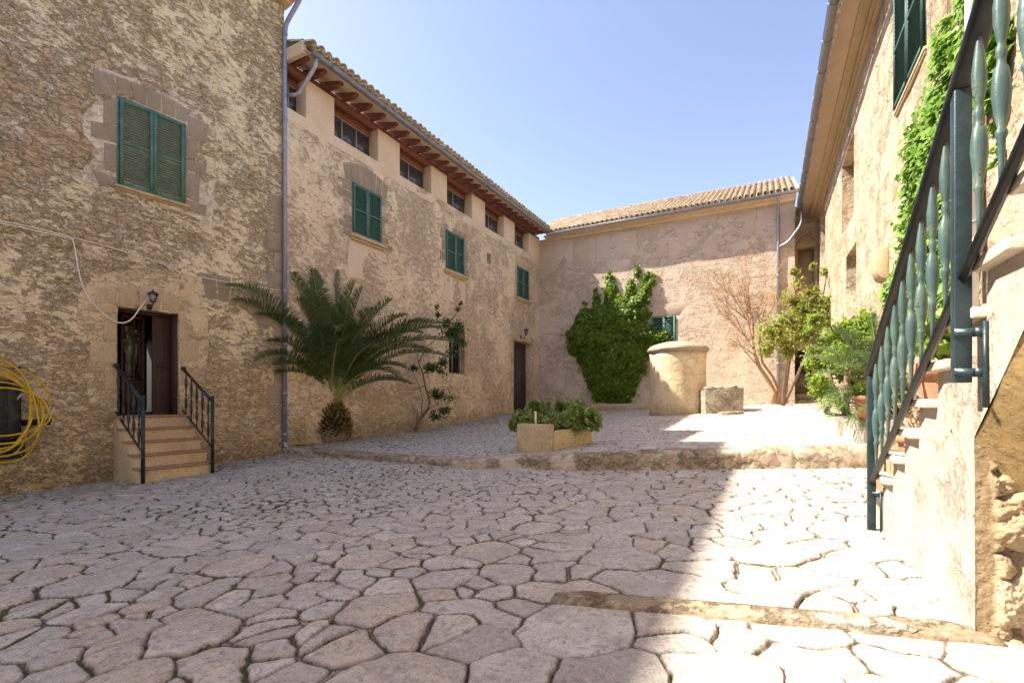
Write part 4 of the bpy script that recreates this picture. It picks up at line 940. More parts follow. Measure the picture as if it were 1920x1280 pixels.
# ================================================================ well, trough, planter
wb = onground(1271, 777); wL = (wb-Vector((0, 0, 0))); zc_ = -wb.x*ST+wb.y*CT; R_ = 51*zc_/900
wc = wb+Vector((wb.x, wb.y, 0)).normalized()*R_*.9; wc.z = float(terr(wc.x, wc.y)); zc_ = -wc.x*ST+wc.y*CT; R_ = 50.5*zc_/900
Hw = 1.6+(745-662)*zc_/900-wc.z; print('well', wc, R_, Hw)
well = thing('well', 'round plastered well house with a worn domed stone cap and sunlit flank', 'well', tuple(wc))
mb = MB(); mb.lathe(wc, [(R_*1.03, -.3), (R_*1.02, .05), (R_*1.0, .4), (R_*.985, Hw*.6), (R_*.985, Hw*.9), (R_*1.0, Hw)], 48); mb.build('well_wall', M['well'], well, smooth=True, warp=.025, wf=1.6)
mb = MB(); z0 = Hw; mb.lathe(wc, [(R_*.9, z0-.02), (R_*1.04, z0-.01), (R_*1.07, z0+.05), (R_*1.10, z0+.07), (R_*1.105, z0+.12), (R_*1.05, z0+.19), (R_*.9, z0+.27), (R_*.6, z0+.36), (R_*.3, z0+.41), (R_*.02, z0+.42)], 40)
mb.build('well_cap', M['wellcap'], well, smooth=True, warp=.03, wf=2.2)
t0 = onground(1322, 776); t1 = onground(1394, 772); td_ = (t1-t0).normalized()
tn = Vector((-td_.y, td_.x, 0)).normalized()
if tn.y < 0: tn = -tn
tz = float(terr(t0.x, t0.y)); tl = (t1-t0).length; zc2 = -t0.x*ST+t0.y*CT; th_ = 46*zc2/900
tr = thing('stone_trough', 'grey weathered stone trough butted against the right side of the well', 'trough', tuple(t0))
ax = (td_, tn, Vector((0, 0, 1))); cc = t0+td_*(tl/2)+tn*.45; 
mb = MB()
mb.box(cc+Vector((0, 0, th_/2-.1))-tn*.37, (tl/2, .09, th_/2+.1), ax); mb.box(cc+Vector((0, 0, th_/2-.1))+tn*.37, (tl/2, .09, th_/2+.1), ax)
mb.box(cc+Vector((0, 0, th_/2-.103))-td_*(tl/2-.09), (.088, .28, th_/2+.1), ax); mb.box(cc+Vector((0, 0, th_/2-.103))+td_*(tl/2-.09), (.088, .28, th_/2+.1), ax)
mb.box(cc+Vector((0, 0, th_*.55)), (tl/2-.18, .28, .04), ax); mb.build('trough_body', M['trough'], tr, bevel=.03, warp=.03, wf=2.5)
def rock(name, c, r, mat, parent=None, sq=(1, 1, .6)):
    mb = MB(); n1, n2 = 10, 7; V = []; ph = random.uniform(0, 99)
    for i in range(n2+1):
        for k in range(n1):
            th, a = math.pi*i/n2, 2*math.pi*k/n1; d_ = Vector((math.sin(th)*math.cos(a), math.sin(th)*math.sin(a), math.cos(th)))
            f = 1+.45*mnoise.noise(d_*1.6+Vector((ph, 0, 0))); V.append(Vector(c)+Vector((d_.x*sq[0], d_.y*sq[1], d_.z*sq[2]))*r*f)
    mb.add(V, [(i*n1+k, i*n1+(k+1) % n1, (i+1)*n1+(k+1) % n1, (i+1)*n1+k) for i in range(n2) for k in range(n1)])
    return mb.build(name, mat, parent)
for i, (dx, rr2, lb) in enumerate(((.18, .17, 'flat brown stone lying on the trough nearest the well'), (.46, .14, 'middle loose stone on top of the grey trough'), (.95, .15, 'loose stone on the trough toward its right-hand end'))):
    tag(rock('loose_stone', t0+td_*dx*tl/1.3+tn*.1+Vector((0, 0, th_+.03)), rr2, M['trough'], sq=(1.2, .9, .45)), lb, 'stone', 'loose stones on the trough')
q_ = onground(1352, 778); q_.z = float(terr(q_.x, q_.y)); mb = MB(); mb.box(q_+td_*.3+Vector((0, 0, .03)), (.33, .18, .07), ax)
tag(mb.build('stone_slab', M['trough'], bevel=.02, warp=.015, wf=4), 'low flat slab on the ground in front of the grey trough', 'slab')
for i, (u_, v_, an, lb) in enumerate(((1402, 757, .5, 'curved roof tile leaning on the back wall, nearest the trough'), (1412, 757, .75, 'second curved roof tile leaning low beside the trough'))):
    q_ = onground(u_, v_); mb = MB(); V = []; up = Vector((-math.sin(an), .35, math.cos(an))).normalized(); sd_ = Vector((0, 1, 0)).cross(up).normalized(); nn = up.cross(sd_)
    for e in (0, 1):
        for rad in (.12, .10):
            for k in range(9): a = math.pi*k/8; V.append(q_+up*(.55*e)+sd_*math.cos(a)*rad+nn*math.sin(a)*rad)
    Fc = []
    for k in range(8): Fc += [(k, k+1, 18+k+1, 18+k), (9+k+1, 9+k, 27+k, 27+k+1), (k+1, k, 9+k, 9+k+1), (18+k, 18+k+1, 27+k+1, 27+k)]
    mb.add(V, Fc); tag(mb.build('roof_tile', M['terracotta']), lb, 'roof tile', 'spare roof tiles leaning by the trough')
# planter
A_ = onground(968, 849); B_ = onground(1036, 846); C_ = onground(1110, 830)
zP = float(terr(A_.x, A_.y)); zca = -A_.x*ST+A_.y*CT; hP = 55*zca/900
D_ = A_+(C_-B_)*1.0; print('planter', A_, B_, C_, hP)
pl = thing('stone_planter', 'ochre stone trough planter overflowing with a low green mound near the kerb', 'planter', tuple((A_+C_)/2))
mb = MB(); ring = [A_, B_, C_, D_]; cen = sum(ring, Vector())/4
def inset(P_, k): return P_+(cen-P_).normalized()*k
for i in range(4):
    a, b = ring[i], ring[(i+1) % 4]; ai, bi = inset(a, .14), inset(b, .14); hh = hP if i != 1 else hP*.82
    mb.add([Vector((q_.x, q_.y, z)) for z in (zP-.15, zP+hh) for q_ in (a, b, bi, ai)], [(3, 2, 1, 0), (4, 5, 6, 7), (0, 1, 5, 4), (1, 2, 6, 5), (2, 3, 7, 6), (3, 0, 4, 7)])
mb.build('planter_box', M['planter'], pl, bevel=.03, warp=.035, wf=2.5)
mb = MB(); mb.prism([Vector((inset(q_, .12).x, inset(q_, .12).y, zP+.05)) for q_ in ring], (0, 0, 1), hP*.75); mb.build('soil', M['soil'], pl)
q_ = Vector((inset(A_, .14).x, inset(A_, .14).y, zP+hP-.05)); tp_ = q_+(B_-A_)*.35
mb = MB(); mb.tube([tp_, tp_+Vector((.0, 0, .26))], [.024, .016], 8); mb.tube([tp_+Vector((0, 0, .22)), tp_+Vector((.0, -.05, .24))], .014, 6)
tag(mb.build('standpipe', M['cable'], smooth=True), 'short pale upright pipe stub at the left end of the stone planter', 'pipe')

# ================================================================ staircase on the right
stair = thing('staircase', 'whitewashed outdoor stair rising along the right-hand house over a rough rubble pier', 'staircase', (1.3, 3.5, .6))
NY = lambda k: 4.515-.323*k
NZ = lambda k: 1.04+.184*k
KN = 12; XF, XB = .77, 1.87
side = [(5.14, .2)]
for k in range(-2, KN+1): side += [(NY(k)-.03, NZ(k-1)-.03 if k > -2 else .2), (NY(k)-.03, NZ(k)-.03)]
side = [(5.13, .2)]+side[2:]
side += [(-4.5, NZ(KN)-.03), (-4.5, 3.0)]
arch = [(-1.2, 3.0), (.0, 2.86), (.7, 2.70), (1.2, 2.50), (1.75, 2.18), (2.24, 1.85), (2.48, 1.62), (2.69, 1.43)]
side += arch[0:]+[(2.69, .2)]
mb = MB(); W_ = XB-XF
def sidewall(x, th):
    # triangulate by strips between the stepped top and the arch/ground below
    ys = sorted(set([y for y, z in side])); V = []; F = []
    top_ = lambda y: NZ(min(KN, math.floor((4.485-y)/.323+1e-6)))-.03
    arx = [a[0] for a in arch]; arz = [a[1] for a in arch]
    bot = lambda y: .2 if y > 2.69 else float(np.interp(y, arx, arz))
    cut = sorted(set([round(NY(k)-.03, 4) for k in range(-2, KN+1)]+[2.69, -4.5]+[round(a, 4) for a in arx]))
    for y0, y1 in zip(cut, cut[1:]):
        n = max(1, int((y1-y0)/.12)); 
        for i in range(n):
            ya = y0+(y1-y0)*i/n; yb = y0+(y1-y0)*(i+1)/n; ym = (ya+yb)/2; tz_ = top_(ym); ba = bot(ya+1e-4 if ym < 2.69 else ym); bb = bot(yb-1e-4 if ym < 2.69 else ym)
            m_ = 8; V0 = len(V)
            for j in range(m_+1):
                V += [(x, ya, ba+(tz_-ba)*j/m_), (x, yb, bb+(tz_-bb)*j/m_)]
            F += [(V0+2*j, V0+2*j+2, V0+2*j+3, V0+2*j+1) for j in range(m_)]
    return V, F
V, F = sidewall(XF, 0); mb.add(V, [f[::-1] for f in F])
for k in range(-2, KN+1):   # risers and the bed of each tread
    y = NY(k)-.03; z0_, z1_ = NZ(k-1)-.03, NZ(k)-.03
    mb.add([(XF, y, z0_ if k > -2 else .2), (XB, y, z0_ if k > -2 else .2), (XB, y, z1_), (XF, y, z1_)], [(0, 1, 2, 3)])
    yn = NY(k+1)-.03 if k < KN else -4.5; mb.add([(XF, y, z1_), (XB, y, z1_), (XB, yn, z1_), (XF, yn, z1_)], [(0, 1, 2, 3)])
mb.build('stair_wall', M['whitewash'], stair, warp=.010, wf=1.8)
for k in range(-2, KN+1):
    y = NY(k); yn = NY(k+1)-.03 if k < KN else -4.4; mb = MB()
    pr = [(y, -.004), (y+.004, -.018), (y-.004, -.034), (y-.03, -.034), (y-.03, -.046), (yn, -.046), (yn, 0), (y-.008, 0)]
    V = [Vector((XF-.05, a, NZ(k)+b)) for a, b in pr]; mb.prism(V, (1, 0, 0), XB-XF+.04); mb.build('tread', M['nosing'], stair, bevel=.007, warp=.005, wf=5)
# vault under the flight
def drop(dx): return .42*(1-math.exp(-5.3*dx))
mb = MB(); ny, nx = 60, 24; V = []
for i in range(ny+1):
    y = -1.2+(2.69+1.2)*i/ny; z = float(np.interp(y, [a[0] for a in arch], [a[1] for a in arch]))
    for j in range(nx+1):
        dx = W_*(j/nx)**1.5; V.append((XF+.002+dx, y, z-drop(dx)))
mb.add(V, [(i*(nx+1)+j, i*(nx+1)+j+1, (i+1)*(nx+1)+j+1, (i+1)*(nx+1)+j) for i in range(ny) for j in range(nx)])
mb.build('stair_soffit', M['soffit'], stair, smooth=True, warp=.012, wf=3)
# rubble face of the pier: heaped stones in relief
mb = MB(); nx, nz = 260, 300; xs = np.linspace(XF, XB, nx+1); zs_ = np.linspace(.3, 1.5, nz+1); Xg, Zg = np.meshgrid(xs, zs_)
rr_ = np.random.default_rng(4); cpt = []
for _ in range(3000):
    x, z, r = rr_.uniform(.70, 2.), rr_.uniform(.2, 1.6), rr_.choice([.035, .05, .085, .11], p=[.35, .3, .2, .15])
    if all((x-a)**2/1.5+(z-b)**2 > ((r+c)*.72)**2 for a, b, c in cpt): cpt.append((x, z, r))
cpt = np.array(cpt); Xw = Xg+.02*fbm(Xg*9, Zg*9, 3.); Zw = Zg+.02*fbm(Xg*9, Zg*9, 7.)
hgt = np.zeros_like(Xg)-.03
for x, z, r in cpt:
    d2 = ((Xw-x)**2/1.7+(Zw-z)**2)/(r*r); hgt = np.maximum(hgt, np.where(d2 < 1, (1-d2**2)**.5*min(r, .07)*.75-.02, -1))
hgt = hgt+.016*fbm(Xg*22, Zg*22, 5., 4)+.008*fbm(Xg*70, Zg*70, 5., 2)
edge = .055+.02*fbm(Zg*7, Zg*0, 2.); k_ = np.clip((Xg-XF-edge)/.02, 0, 1); hgt = hgt*k_+(1-k_)*(.004*fbm(Xg*40, Zg*40, 1.))
Yg = 2.69-hgt; V = np.stack([Xg, Yg, Zg], -1).reshape(-1, 3)
top_lim = 1.43-.42*(1-np.exp(-5.3*(Xg-XF)))+.02
Fc = []; w1 = nx+1; okc = (Zg[:-1, :-1] < top_lim[:-1, :-1])
I, J = np.nonzero(okc); mb.add(V, [(i*w1+j, i*w1+j+1, (i+1)*w1+j+1, (i+1)*w1+j) for i, j in zip(I, J)])
cent = (xs[J]-XF)
mb.M = [0 if c > .06 else 1 for c in cent]
mb.build('rubble_pier', [M['rubble'], M['strip']], stair, smooth=True)
mb = MB(); mb.b2((XF+.02, 2.72, .2), (XB, 5.0, 1.2)); mb.build('pier_core', M['strip'], stair)
# railing
rail = MB(); XR = .70
ZT = lambda y: 1.78+(4.5-y)*.569
ZB = lambda y: .95+(4.5-y)*.586
zf_ = float(low(XR, 4.5)); rail.box((XR, 4.5, (zf_+ZT(4.5))/2-.03), (.026, .026, (ZT(4.5)-zf_)/2+.03))
rl = rail.build('railing', M['teal_dark'], stair, bevel=.004)
mb = MB(); mb.tube([(XR, 4.53, ZT(4.53)), (XR, 3.2, ZT(3.2)), (XR, .4, ZT(.4)), (XR, .0, ZT(.2)), (XR, -1.5, ZT(.2))], .042, 10, flat=.7); mb.build('handrail', M['rail'], rl, smooth=True)
mb = MB(); f_ = [(XR, 4.50, ZB(4.50)), (XR, .4, ZB(.4)), (XR, -1.5, ZB(.3))]
mb.tube(f_, .021, 4, flat=1.2); mb.build('lower_rail', M['rail'], rl)
bprof = [(0, .25), (.03, .3), (.10, .62), (.20, .95), (.27, .9), (.345, .52), (.36, .42), (.375, .62), (.40, .66), (.42, .5), (.45, .55), (.46, .8), (.52, 1.05), (.58, 1.1), (.66, .85), (.72, .45), (.735, .7), (.75, .72), (.77, .5), (.88, .36), (1, .3)]
yy = 4.5-.19
while yy > .5:
    if abs(yy-2.59) > .06:
        mb = MB(); iron_baluster(mb, (XR, yy, ZB(yy)), (XR, yy, ZT(yy)-.01), .0245, 6, bprof, .62); mb.build('baluster', M['teal'], rl)
    yy -= .191
mb = MB()
for (a, b) in ((-.027, -.022), (.022, .027)): mb.b2((XR-.027, 2.59+a, 1.665), (XR+.027, 2.59+b, ZT(2.59)-.02))
mb.b2((XR-.0272, 2.569, 1.665), (XR-.022, 2.611, ZT(2.59)-.02)); mb.b2((XR+.022, 2.569, 1.665), (XR+.0272, 2.611, ZT(2.59)-.02)); mb.b2((XR-.027, 2.563, 1.66), (XR+.027, 2.617, 1.667))
mb.build('post', M['teal_dark'], rl, bevel=.003)
for z in (1.70, 1.86):
    mb = MB(); mb.b2((XR-.030, 2.555, z-.018), (XF+.01, 2.561, z+.018)); mb.b2((XR+.03, 2.54, z-.017), (XF-.005, 2.549, z+.017)); mb.build('bracket', M['teal_dark'], rl)
mb = MB(); mb.tube([(XF-.012, 2.535, 1.56), (XF-.012, 2.535, 1.90)], .010, 8); mb.build('bracket_rod', M['teal_dark'], rl)
mb = MB(); mb.b2((XR, 4.47, .86), (XF+.06, 4.476, .89)); mb.tube([(XF-.02, 4.45, zf_-.02), (XF-.02, 4.45, .9)], .007, 6); mb.build('foot_bracket', M['teal_dark'], rl)

# ================================================================ flower pots and the planter wall behind the stair
def pot(c, r, h, label, mat='terracotta'):
    t = thing('flower_pot', label, 'flower pot', tuple(c), 'terracotta pots on and behind the stair')
    mb = MB(); mb.lathe(c, [(r*.60, 0), (r*.68, h*.3), (r*.84, h*.72), (r*.88, h*.80), (r*1.04, h*.81), (r*1.06, h*.9), (r*1.02, h), (r*.90, h), (r*.84, h*.86), (r*.1, h*.84)], 22); mb.build('pot', M[mat], t, smooth=False)
    mb = MB(); mb.lathe(Vector(c)+Vector((0, 0, h*.82)), [(r*.02, .02), (r*.86, .0), (r*.86, -.02)], 16); mb.build('soil', M['soil'], t, warp=.006, wf=12)
    return t
stepz = lambda y: NZ(min(KN, math.floor((4.515-y)/.323)))
POTS = []
for (x, y, r, h, lb) in ((.98, 3.84, .17, .40, 'large terracotta pot with a leafy plant on the stair just below the middle railing post'),
                         (.95, 4.34, .14, .30, 'terracotta pot with dry stalks low on the stair, third pot from the foot'),
                         (.95, 4.95, .13, .30, 'lowest terracotta pot on the stair, holding a withered plant'),
                         (1.02, 3.05, .13, .26, 'terracotta pot high on the stair in front of the white downpipe')):
    POTS.append(pot(Vector((x, y, stepz(y))), r, h, lb))
pw = thing('planter_wall', 'low curved whitewashed wall holding the shrubs behind the foot of the stair', 'wall', (1.2, 9, .9))
mb = MB(); path = [(1.87, 8.75), (1.45, 8.72), (1.10, 8.85), (.86, 9.2), (.80, 9.8), (.84, 10.8), (1.0, 12.2), (1.2, 13.4)]
pv = []
for i in range(len(path)-1):
    for t in np.linspace(0, 1, 6, endpoint=False): pv.append((path[i][0]*(1-t)+path[i+1][0]*t, path[i][1]*(1-t)+path[i+1][1]*t))
V = []
for i, (x, y) in enumerate(pv):
    a = Vector(pv[max(0, i-1)]); b = Vector(pv[min(len(pv)-1, i+1)]); d_ = (b-a).normalized(); n_ = Vector((-d_.y, d_.x)); zb = float(terr(x, y)); hh = .36+.02*math.sin(i)
    for o_, z in ((-.11, -.1), (-.11, hh-.03), (-.08, hh), (.08, hh), (.11, hh-.03), (.11, -.1)): V.append((x+n_.x*o_, y+n_.y*o_, zb+z))
mb.add(V, [(i*6+k, i*6+k+1, (i+1)*6+k+1, (i+1)*6+k) for i in range(len(pv)-1) for k in range(5)]); mb.build('wall_body', M['whitewash'], pw, smooth=False, warp=.02, wf=3)
mb = MB(); mb.prism([(x+.05, y, 1.08) for x, y in path[1:]]+[(1.87, 13.4, 1.08), (1.87, 8.9, 1.08)], (0, 0, 1), .16); mb.build('soil', M['soil'], pw)
POTS.append(pot(Vector((1.29, 8.76, float(terr(1.29, 8.76))+.36)), .16, .34, 'terracotta pot on the low white wall at the foot of the railing'))
# clay saucer left by the palm
q_ = onground(572, 835); mb = MB(); mb.lathe(q_, [(.16, .0), (.22, .05), (.235, .055), (.22, .04), (.15, .015), (.01, .012)], 24)
tag(mb.build('clay_saucer', M['terracotta'], smooth=True), 'shallow terracotta saucer on the ground between the downpipe and the palm', 'saucer')
# ================================================================ plants
def leafcloud(mb, P_, Nn, size, jit=.5, aspect=.55, fold=.25, kind=0, droop=0., rg=rng):
    """P_ (n,3) positions, Nn (n,3) preferred normals"""
    n = len(P_); P_ = np.asarray(P_); Nn = np.asarray(Nn)+rg.normal(0, jit, (n, 3)); Nn /= np.linalg.norm(Nn, axis=1, keepdims=True)+1e-9
    a = rg.normal(0, 1, (n, 3)); a[:, 2] -= droop*2; a -= Nn*(a*Nn).sum(1, keepdims=True); a /= np.linalg.norm(a, axis=1, keepdims=True)+1e-9
    b = np.cross(Nn, a); L = (size*rg.uniform(.6, 1.25, n))[:, None]; W = L*aspect
    if kind == 0:    # pointed oval, folded on the midrib
        pts = [P_-a*L*.5, P_-a*L*.08+b*W*.5+Nn*L*fold*.4, P_+a*L*.5, P_-a*L*.08-b*W*.5+Nn*L*fold*.4]
        F0 = [(0, 1, 2), (0, 2, 3)]
    elif kind == 1:  # ivy / vine: five-cornered with a notch
        pts = [P_-a*L*.30, P_-a*L*.42+b*W*.35+Nn*L*.03, P_+a*L*.02+b*W*.62+Nn*L*fold*.5, P_+a*L*.18+b*W*.26+Nn*L*fold*.2, P_+a*L*.58-Nn*L*.05, P_+a*L*.18-b*W*.26+Nn*L*fold*.2, P_+a*L*.02-b*W*.62+Nn*L*fold*.5, P_-a*L*.42-b*W*.35+Nn*L*.03]
        F0 = [(0, 1, 2, 3), (0, 3, 4), (0, 4, 5), (0, 5, 6, 7)]
    k = len(pts); V = np.stack(pts, 1).reshape(-1, 3)
    F = [tuple(i*k+q for q in f) for i in range(n) for f in F0]
    mb.add(V, F)
def inpoly(x, y, poly):
    c = False; n = len(poly)
    for i in range(n):
        x1, y1 = poly[i]; x2, y2 = poly[(i+1) % n]
        if (y1 > y) != (y2 > y) and x < (x2-x1)*(y-y1)/(y2-y1)+x1: c = not c
    return c
def polyd(x, y, poly):
    m = 1e9
    for i in range(len(poly)):
        a = Vector(poly[i]); b = Vector(poly[(i+1) % len(poly)]); p_ = Vector((x, y)); t = max(0, min(1, (p_-a).dot(b-a)/max(1e-9, (b-a).length_squared))); m = min(m, (p_-a-(b-a)*t).length)
    return m
# ---- ivy on the end wall
ivypx = [(1118, 752), (1108, 735), (1100, 712), (1090, 692), (1078, 668), (1060, 655), (1065, 640), (1062, 622), (1078, 608), (1084, 590), (1092, 582), (1094, 566), (1102, 572), (1110, 578), (1114, 545), (1119, 538), (1124, 560), (1134, 572), (1136, 540), (1139, 515), (1142, 500), (1147, 512), (1155, 530), (1161, 552), (1170, 548), (1178, 530), (1188, 514), (1196, 500), (1200, 499), (1199, 515), (1192, 534), (1190, 552), (1198, 545), (1205, 520), (1212, 508), (1217, 510), (1216, 525), (1222, 515), (1227, 503), (1231, 512), (1230, 530), (1224, 552), (1216, 572), (1222, 588), (1218, 600), (1232, 620), (1252, 622), (1258, 634), (1240, 646), (1222, 650), (1216, 672), (1212, 690), (1206, 705), (1196, 722), (1190, 740), (1182, 753), (1150, 756)]
ivy = thing('ivy', 'dense dark green ivy climbing the end wall left of the well, with sunlit upright tips', 'climbing plant', (-5.6, 22.4, 1.2))
sz = [bp(*q_) for q_ in ivypx]; xs_ = [a for a, b in sz]; zs2 = [b for a, b in sz]; P_ = []; Nn = []; rg = np.random.default_rng(9)
while len(P_) < 21000:
    x, z = rg.uniform(min(xs_), max(xs_)), rg.uniform(min(zs2), max(zs2))
    if not inpoly(x, z, sz): continue
    d_ = polyd(x, z, sz)
    if d_ < .14 and float(fbm(x*5, z*5, 1., 2)) < -.05: continue
    lump = .5+.5*float(fbm(x*1.6, z*1.6, 3., 3)); T_ = min(.8, .05+d_*.8)*(.5+.8*lump)
    o_ = T_*(1-rg.uniform(0, 1)**2*.55); jx, jz = rg.normal(0, .03 if len(P_) % 9 else .12, 2); P_.append(BK.p(x+jx, z+jz, o_+.02))
    gx = rg.normal(0, .4); Nn.append((gx, -1, .7))
mb = MB(); leafcloud(mb, np.array(P_), np.array(Nn), .125, .5, .85, .2, 1, .6, rg); mb.build('foliage', M['ivy'], ivy)
mb = MB()
for i in range(9):
    x0 = rg.uniform(1135, 1180); p0 = bp(x0, 752); p1 = bp(rg.uniform(1085, 1225), rg.uniform(560, 660)); mb.tube([BK.p(p0[0]*(1-t)+p1[0]*t+.08*math.sin(t*9+i), p0[1]*(1-t)+p1[1]*t, .05) for t in np.linspace(0, 1, 9)], np.linspace(.03, .008, 9), 6)
mb.build('stem', M['bark'], ivy, smooth=True)
# ---- vine on the right-hand house
vine = thing('vine', 'bright yellow green vine climbing the right-hand house beside the white downpipe', 'climbing plant', (1.8, 7, 1))
regs = [([(1722, 240), (1735, 215), (1748, 195), (1765, 160), (1768, 110), (1770, 60), (1782, 40), (1790, 20), (1800, 60), (1830, 40), (1835, 200), (1835, 560), (1790, 620), (1700, 640), (1665, 560), (1690, 520), (1705, 440), (1708, 350), (1712, 300)], 4200),
        ([(1822, -20), (1880, -20), (1905, 60), (1895, 140), (1890, 250), (1880, 360), (1865, 420), (1858, 300), (1856, 140), (1850, 60)], 1100)]
P_ = []; Nn = []; tips = []
for pxs, cnt in regs:
    sz = [RT.px(*q_) for q_ in pxs]; a0_, a1_ = min(a for a, b in sz), max(a for a, b in sz); b0_, b1_ = min(b for a, b in sz), max(b for a, b in sz); k = 0
    while k < cnt:
        x, z = rg.uniform(a0_, a1_), rg.uniform(b0_, b1_)
        if not inpoly(x, z, sz) or float(fbm(x*2.6, z*1.5, 7., 3)) < -.16: continue
        k += 1; P_.append(RT.p(x, z, abs(rg.normal(.05, .06))+.015)); Nn.append((-1, rg.normal(0, .3), .8))
mb = MB(); leafcloud(mb, np.array(P_), np.array(Nn), .115, .4, .85, .22, 1, .6, rg); mb.build('foliage', M['vine'], vine)
for i in range(7):
    y0 = rg.uniform(5.2, 7.8); pts = [RT.p(y0+.25*math.sin(t*4+i)+(.4*t if i % 2 else -.3*t), 1.2+t*rg.uniform(5.4, 5.8), .03) for t in np.linspace(0, 1, 14)]
    mb = MB(); mb.tube(pts, np.linspace(.02, .005, 14), 5); mb.build('stem', M['bark'], vine, smooth=True)
# ---- palms
def frond(mbl, mbr, p0, p1, sag, nleaf, ll, rg, w=.022, up=None, vee=.55, base=.22, droopk=.25):
    p0 = Vector(p0); p1 = Vector(p1); chord = p1-p0; L = chord.length
    mid = (p0+p1)/2+Vector((0, 0, sag*L)); n = 22; pts = []
    for i in range(n+1): t = i/n; pts.append(p0*(1-t)**2+mid*2*t*(1-t)+p1*t*t)
    mbr.tube(pts, [max(.003, .024*(1-i/n*.92)) for i in range(n+1)], 5)
    V = []; F = []
    for j in range(nleaf):
        t = base+(1-base)*(j+.5)/nleaf; f = t*n; i = min(n-1, int(f)); q = pts[i].lerp(pts[i+1], f-i); tan = (pts[i+1]-pts[i]).normalized()
        sdv = tan.cross(Vector((0, 0, 1)));
        if sdv.length < .15: sdv = tan.cross(Vector((0, -1, .2)))
        sdv.normalize(); nrm = sdv.cross(tan).normalized()
        env = math.sin(math.pi*min(1, (t-base)/(1-base)*.86+.12))**.6; l = ll*env*(1-.15*rg.uniform()); sweep = .35+.55*t
        for sg in (-1, 1):
            d = (sdv*sg*(1-.3*t)+tan*sweep+nrm*vee*rg.uniform(.5, 1.3)).normalized(); d = (d+Vector(rg.normal(0, .05, 3))).normalized()
            a = q; m1 = q+d*l*.5; e = q+d*l+Vector((0, 0, -droopk*l*rg.uniform(.5, 1.3)))
            wv = tan*w*.5; b = len(V)
            V += [a-wv*.7, a+wv*.7, m1+wv*1.05+nrm*.004, m1-wv*1.05+nrm*.004, e]; F += [(b, b+1, b+2, b+3), (b+3, b+2, b+4)]
    mbl.add(V, F)
palm = thing('palm', 'wide low date palm spreading dark fronds against the long wing near the downpipe', 'palm tree', (-9.6, 8.9, .4))
pb = onground(618, 826); pb = pb+Vector((.05, 0, 0)); print('palm', pb); pz = -pb.x*ST+pb.y*CT
crown = Vector((pb.x, pb.y, 1.6-(762-745)*pz/900+.05))
def at_depth(u, v, z): return Vector((0, 0, EYE))+ray(u, v)*z
rg = np.random.default_rng(31); F_ = []
fr_list = [(440, 562, 2., .30), (485, 590, 2., .34), (548, 512, -.2, .16), (560, 560, .6, .20), (588, 506, .0, .06), (600, 560, 1.1, .20), (637, 508, .1, .05), (620, 590, 1.6, .25), (655, 560, .7, .14), (735, 562, .1, .22), (700, 580, 1.0, .25), (762, 590, .5, .25), (802, 602, .2, .28), (790, 640, 1.0, .30), (852, 642, .2, .30), (840, 670, .7, .30), (760, 690, 1.3, .3), (710, 650, 1.8, .35), (640, 640, 2.2, .45), (560, 660, 1.7, .4), (505, 640, .9, .35), (540, 600, .1, .22), (680, 540, -.1, .16), (770, 720, .9, .24), (520, 700, .8, .28), (575, 545, .35, .14), (825, 615, -.1, .28), (690, 610, 1.4, .3), (655, 600, 1.9, .3), (600, 620, 1.9, .4)]
for i, (u_, v_, dz_, sg) in enumerate(fr_list):
    tip = at_depth(u_, v_, pz-dz_*.75)
    while tip.x < (-10.3 if tip.y > 7.8 else -10.35-(7.8-tip.y)*.098): dz_ += .1; tip = at_depth(u_, v_, pz-dz_*.75)
    a = Vector((rg.uniform(-.1, .1), rg.uniform(-.1, .1), 0)); F_.append((crown+a, tip, sg))
    if i % 2 == 0: F_.append((crown+a*.5, tip+Vector(rg.normal(0, .3, 3)), sg+.05))
for i, (a, tip, sg) in enumerate(F_):
    ml, mr = MB(), MB(); frond(ml, mr, a, tip, sg*1.15, 84, .58, rg, .026)
    f = mr.build('frond', M['rachis'], palm, smooth=True); ml.build('leaflets', M['palm'], f)
mb = MB(); mb.lathe(Vector((pb.x, pb.y, pb.z-.1)), [(.40, 0), (.50, .2), (.46, .42), (.32, .62), (.16, .85)], 16); tk = mb.build('trunk', M['bark'], palm, warp=.05, wf=4)
mb = MB(); Hc = crown.z-pb.z
for k in range(240):
    a = k*2.399; t = (k/240); z = pb.z+.02+t*Hc*.92; r = .62*(math.sin(math.pi*min(1, t*.72+.22))**.7); d = Vector((math.cos(a), math.sin(a), 0)); c = Vector((pb.x, pb.y, z))+d*r*.72
    up = (d*(.9-.5*t)+Vector((0, 0, .25+.7*t))).normalized(); sd_ = Vector((0, 0, 1)).cross(d); th = up.cross(sd_); L = rg.uniform(.13, .24); W = rg.uniform(.05, .08)
    mb.add([c-sd_*W, c+sd_*W, c+sd_*W*.35+up*L, c-sd_*W*.35+up*L, c-sd_*W+th*.03, c+sd_*W+th*.03, c+sd_*W*.3+up*L+th*.02, c-sd_*W*.3+up*L+th*.02], [(3, 2, 1, 0), (4, 5, 6, 7), (0, 1, 5, 4), (1, 2, 6, 5), (2, 3, 7, 6), (3, 0, 4, 7)])
mb.build('leaf_boots', M['boots'], palm)
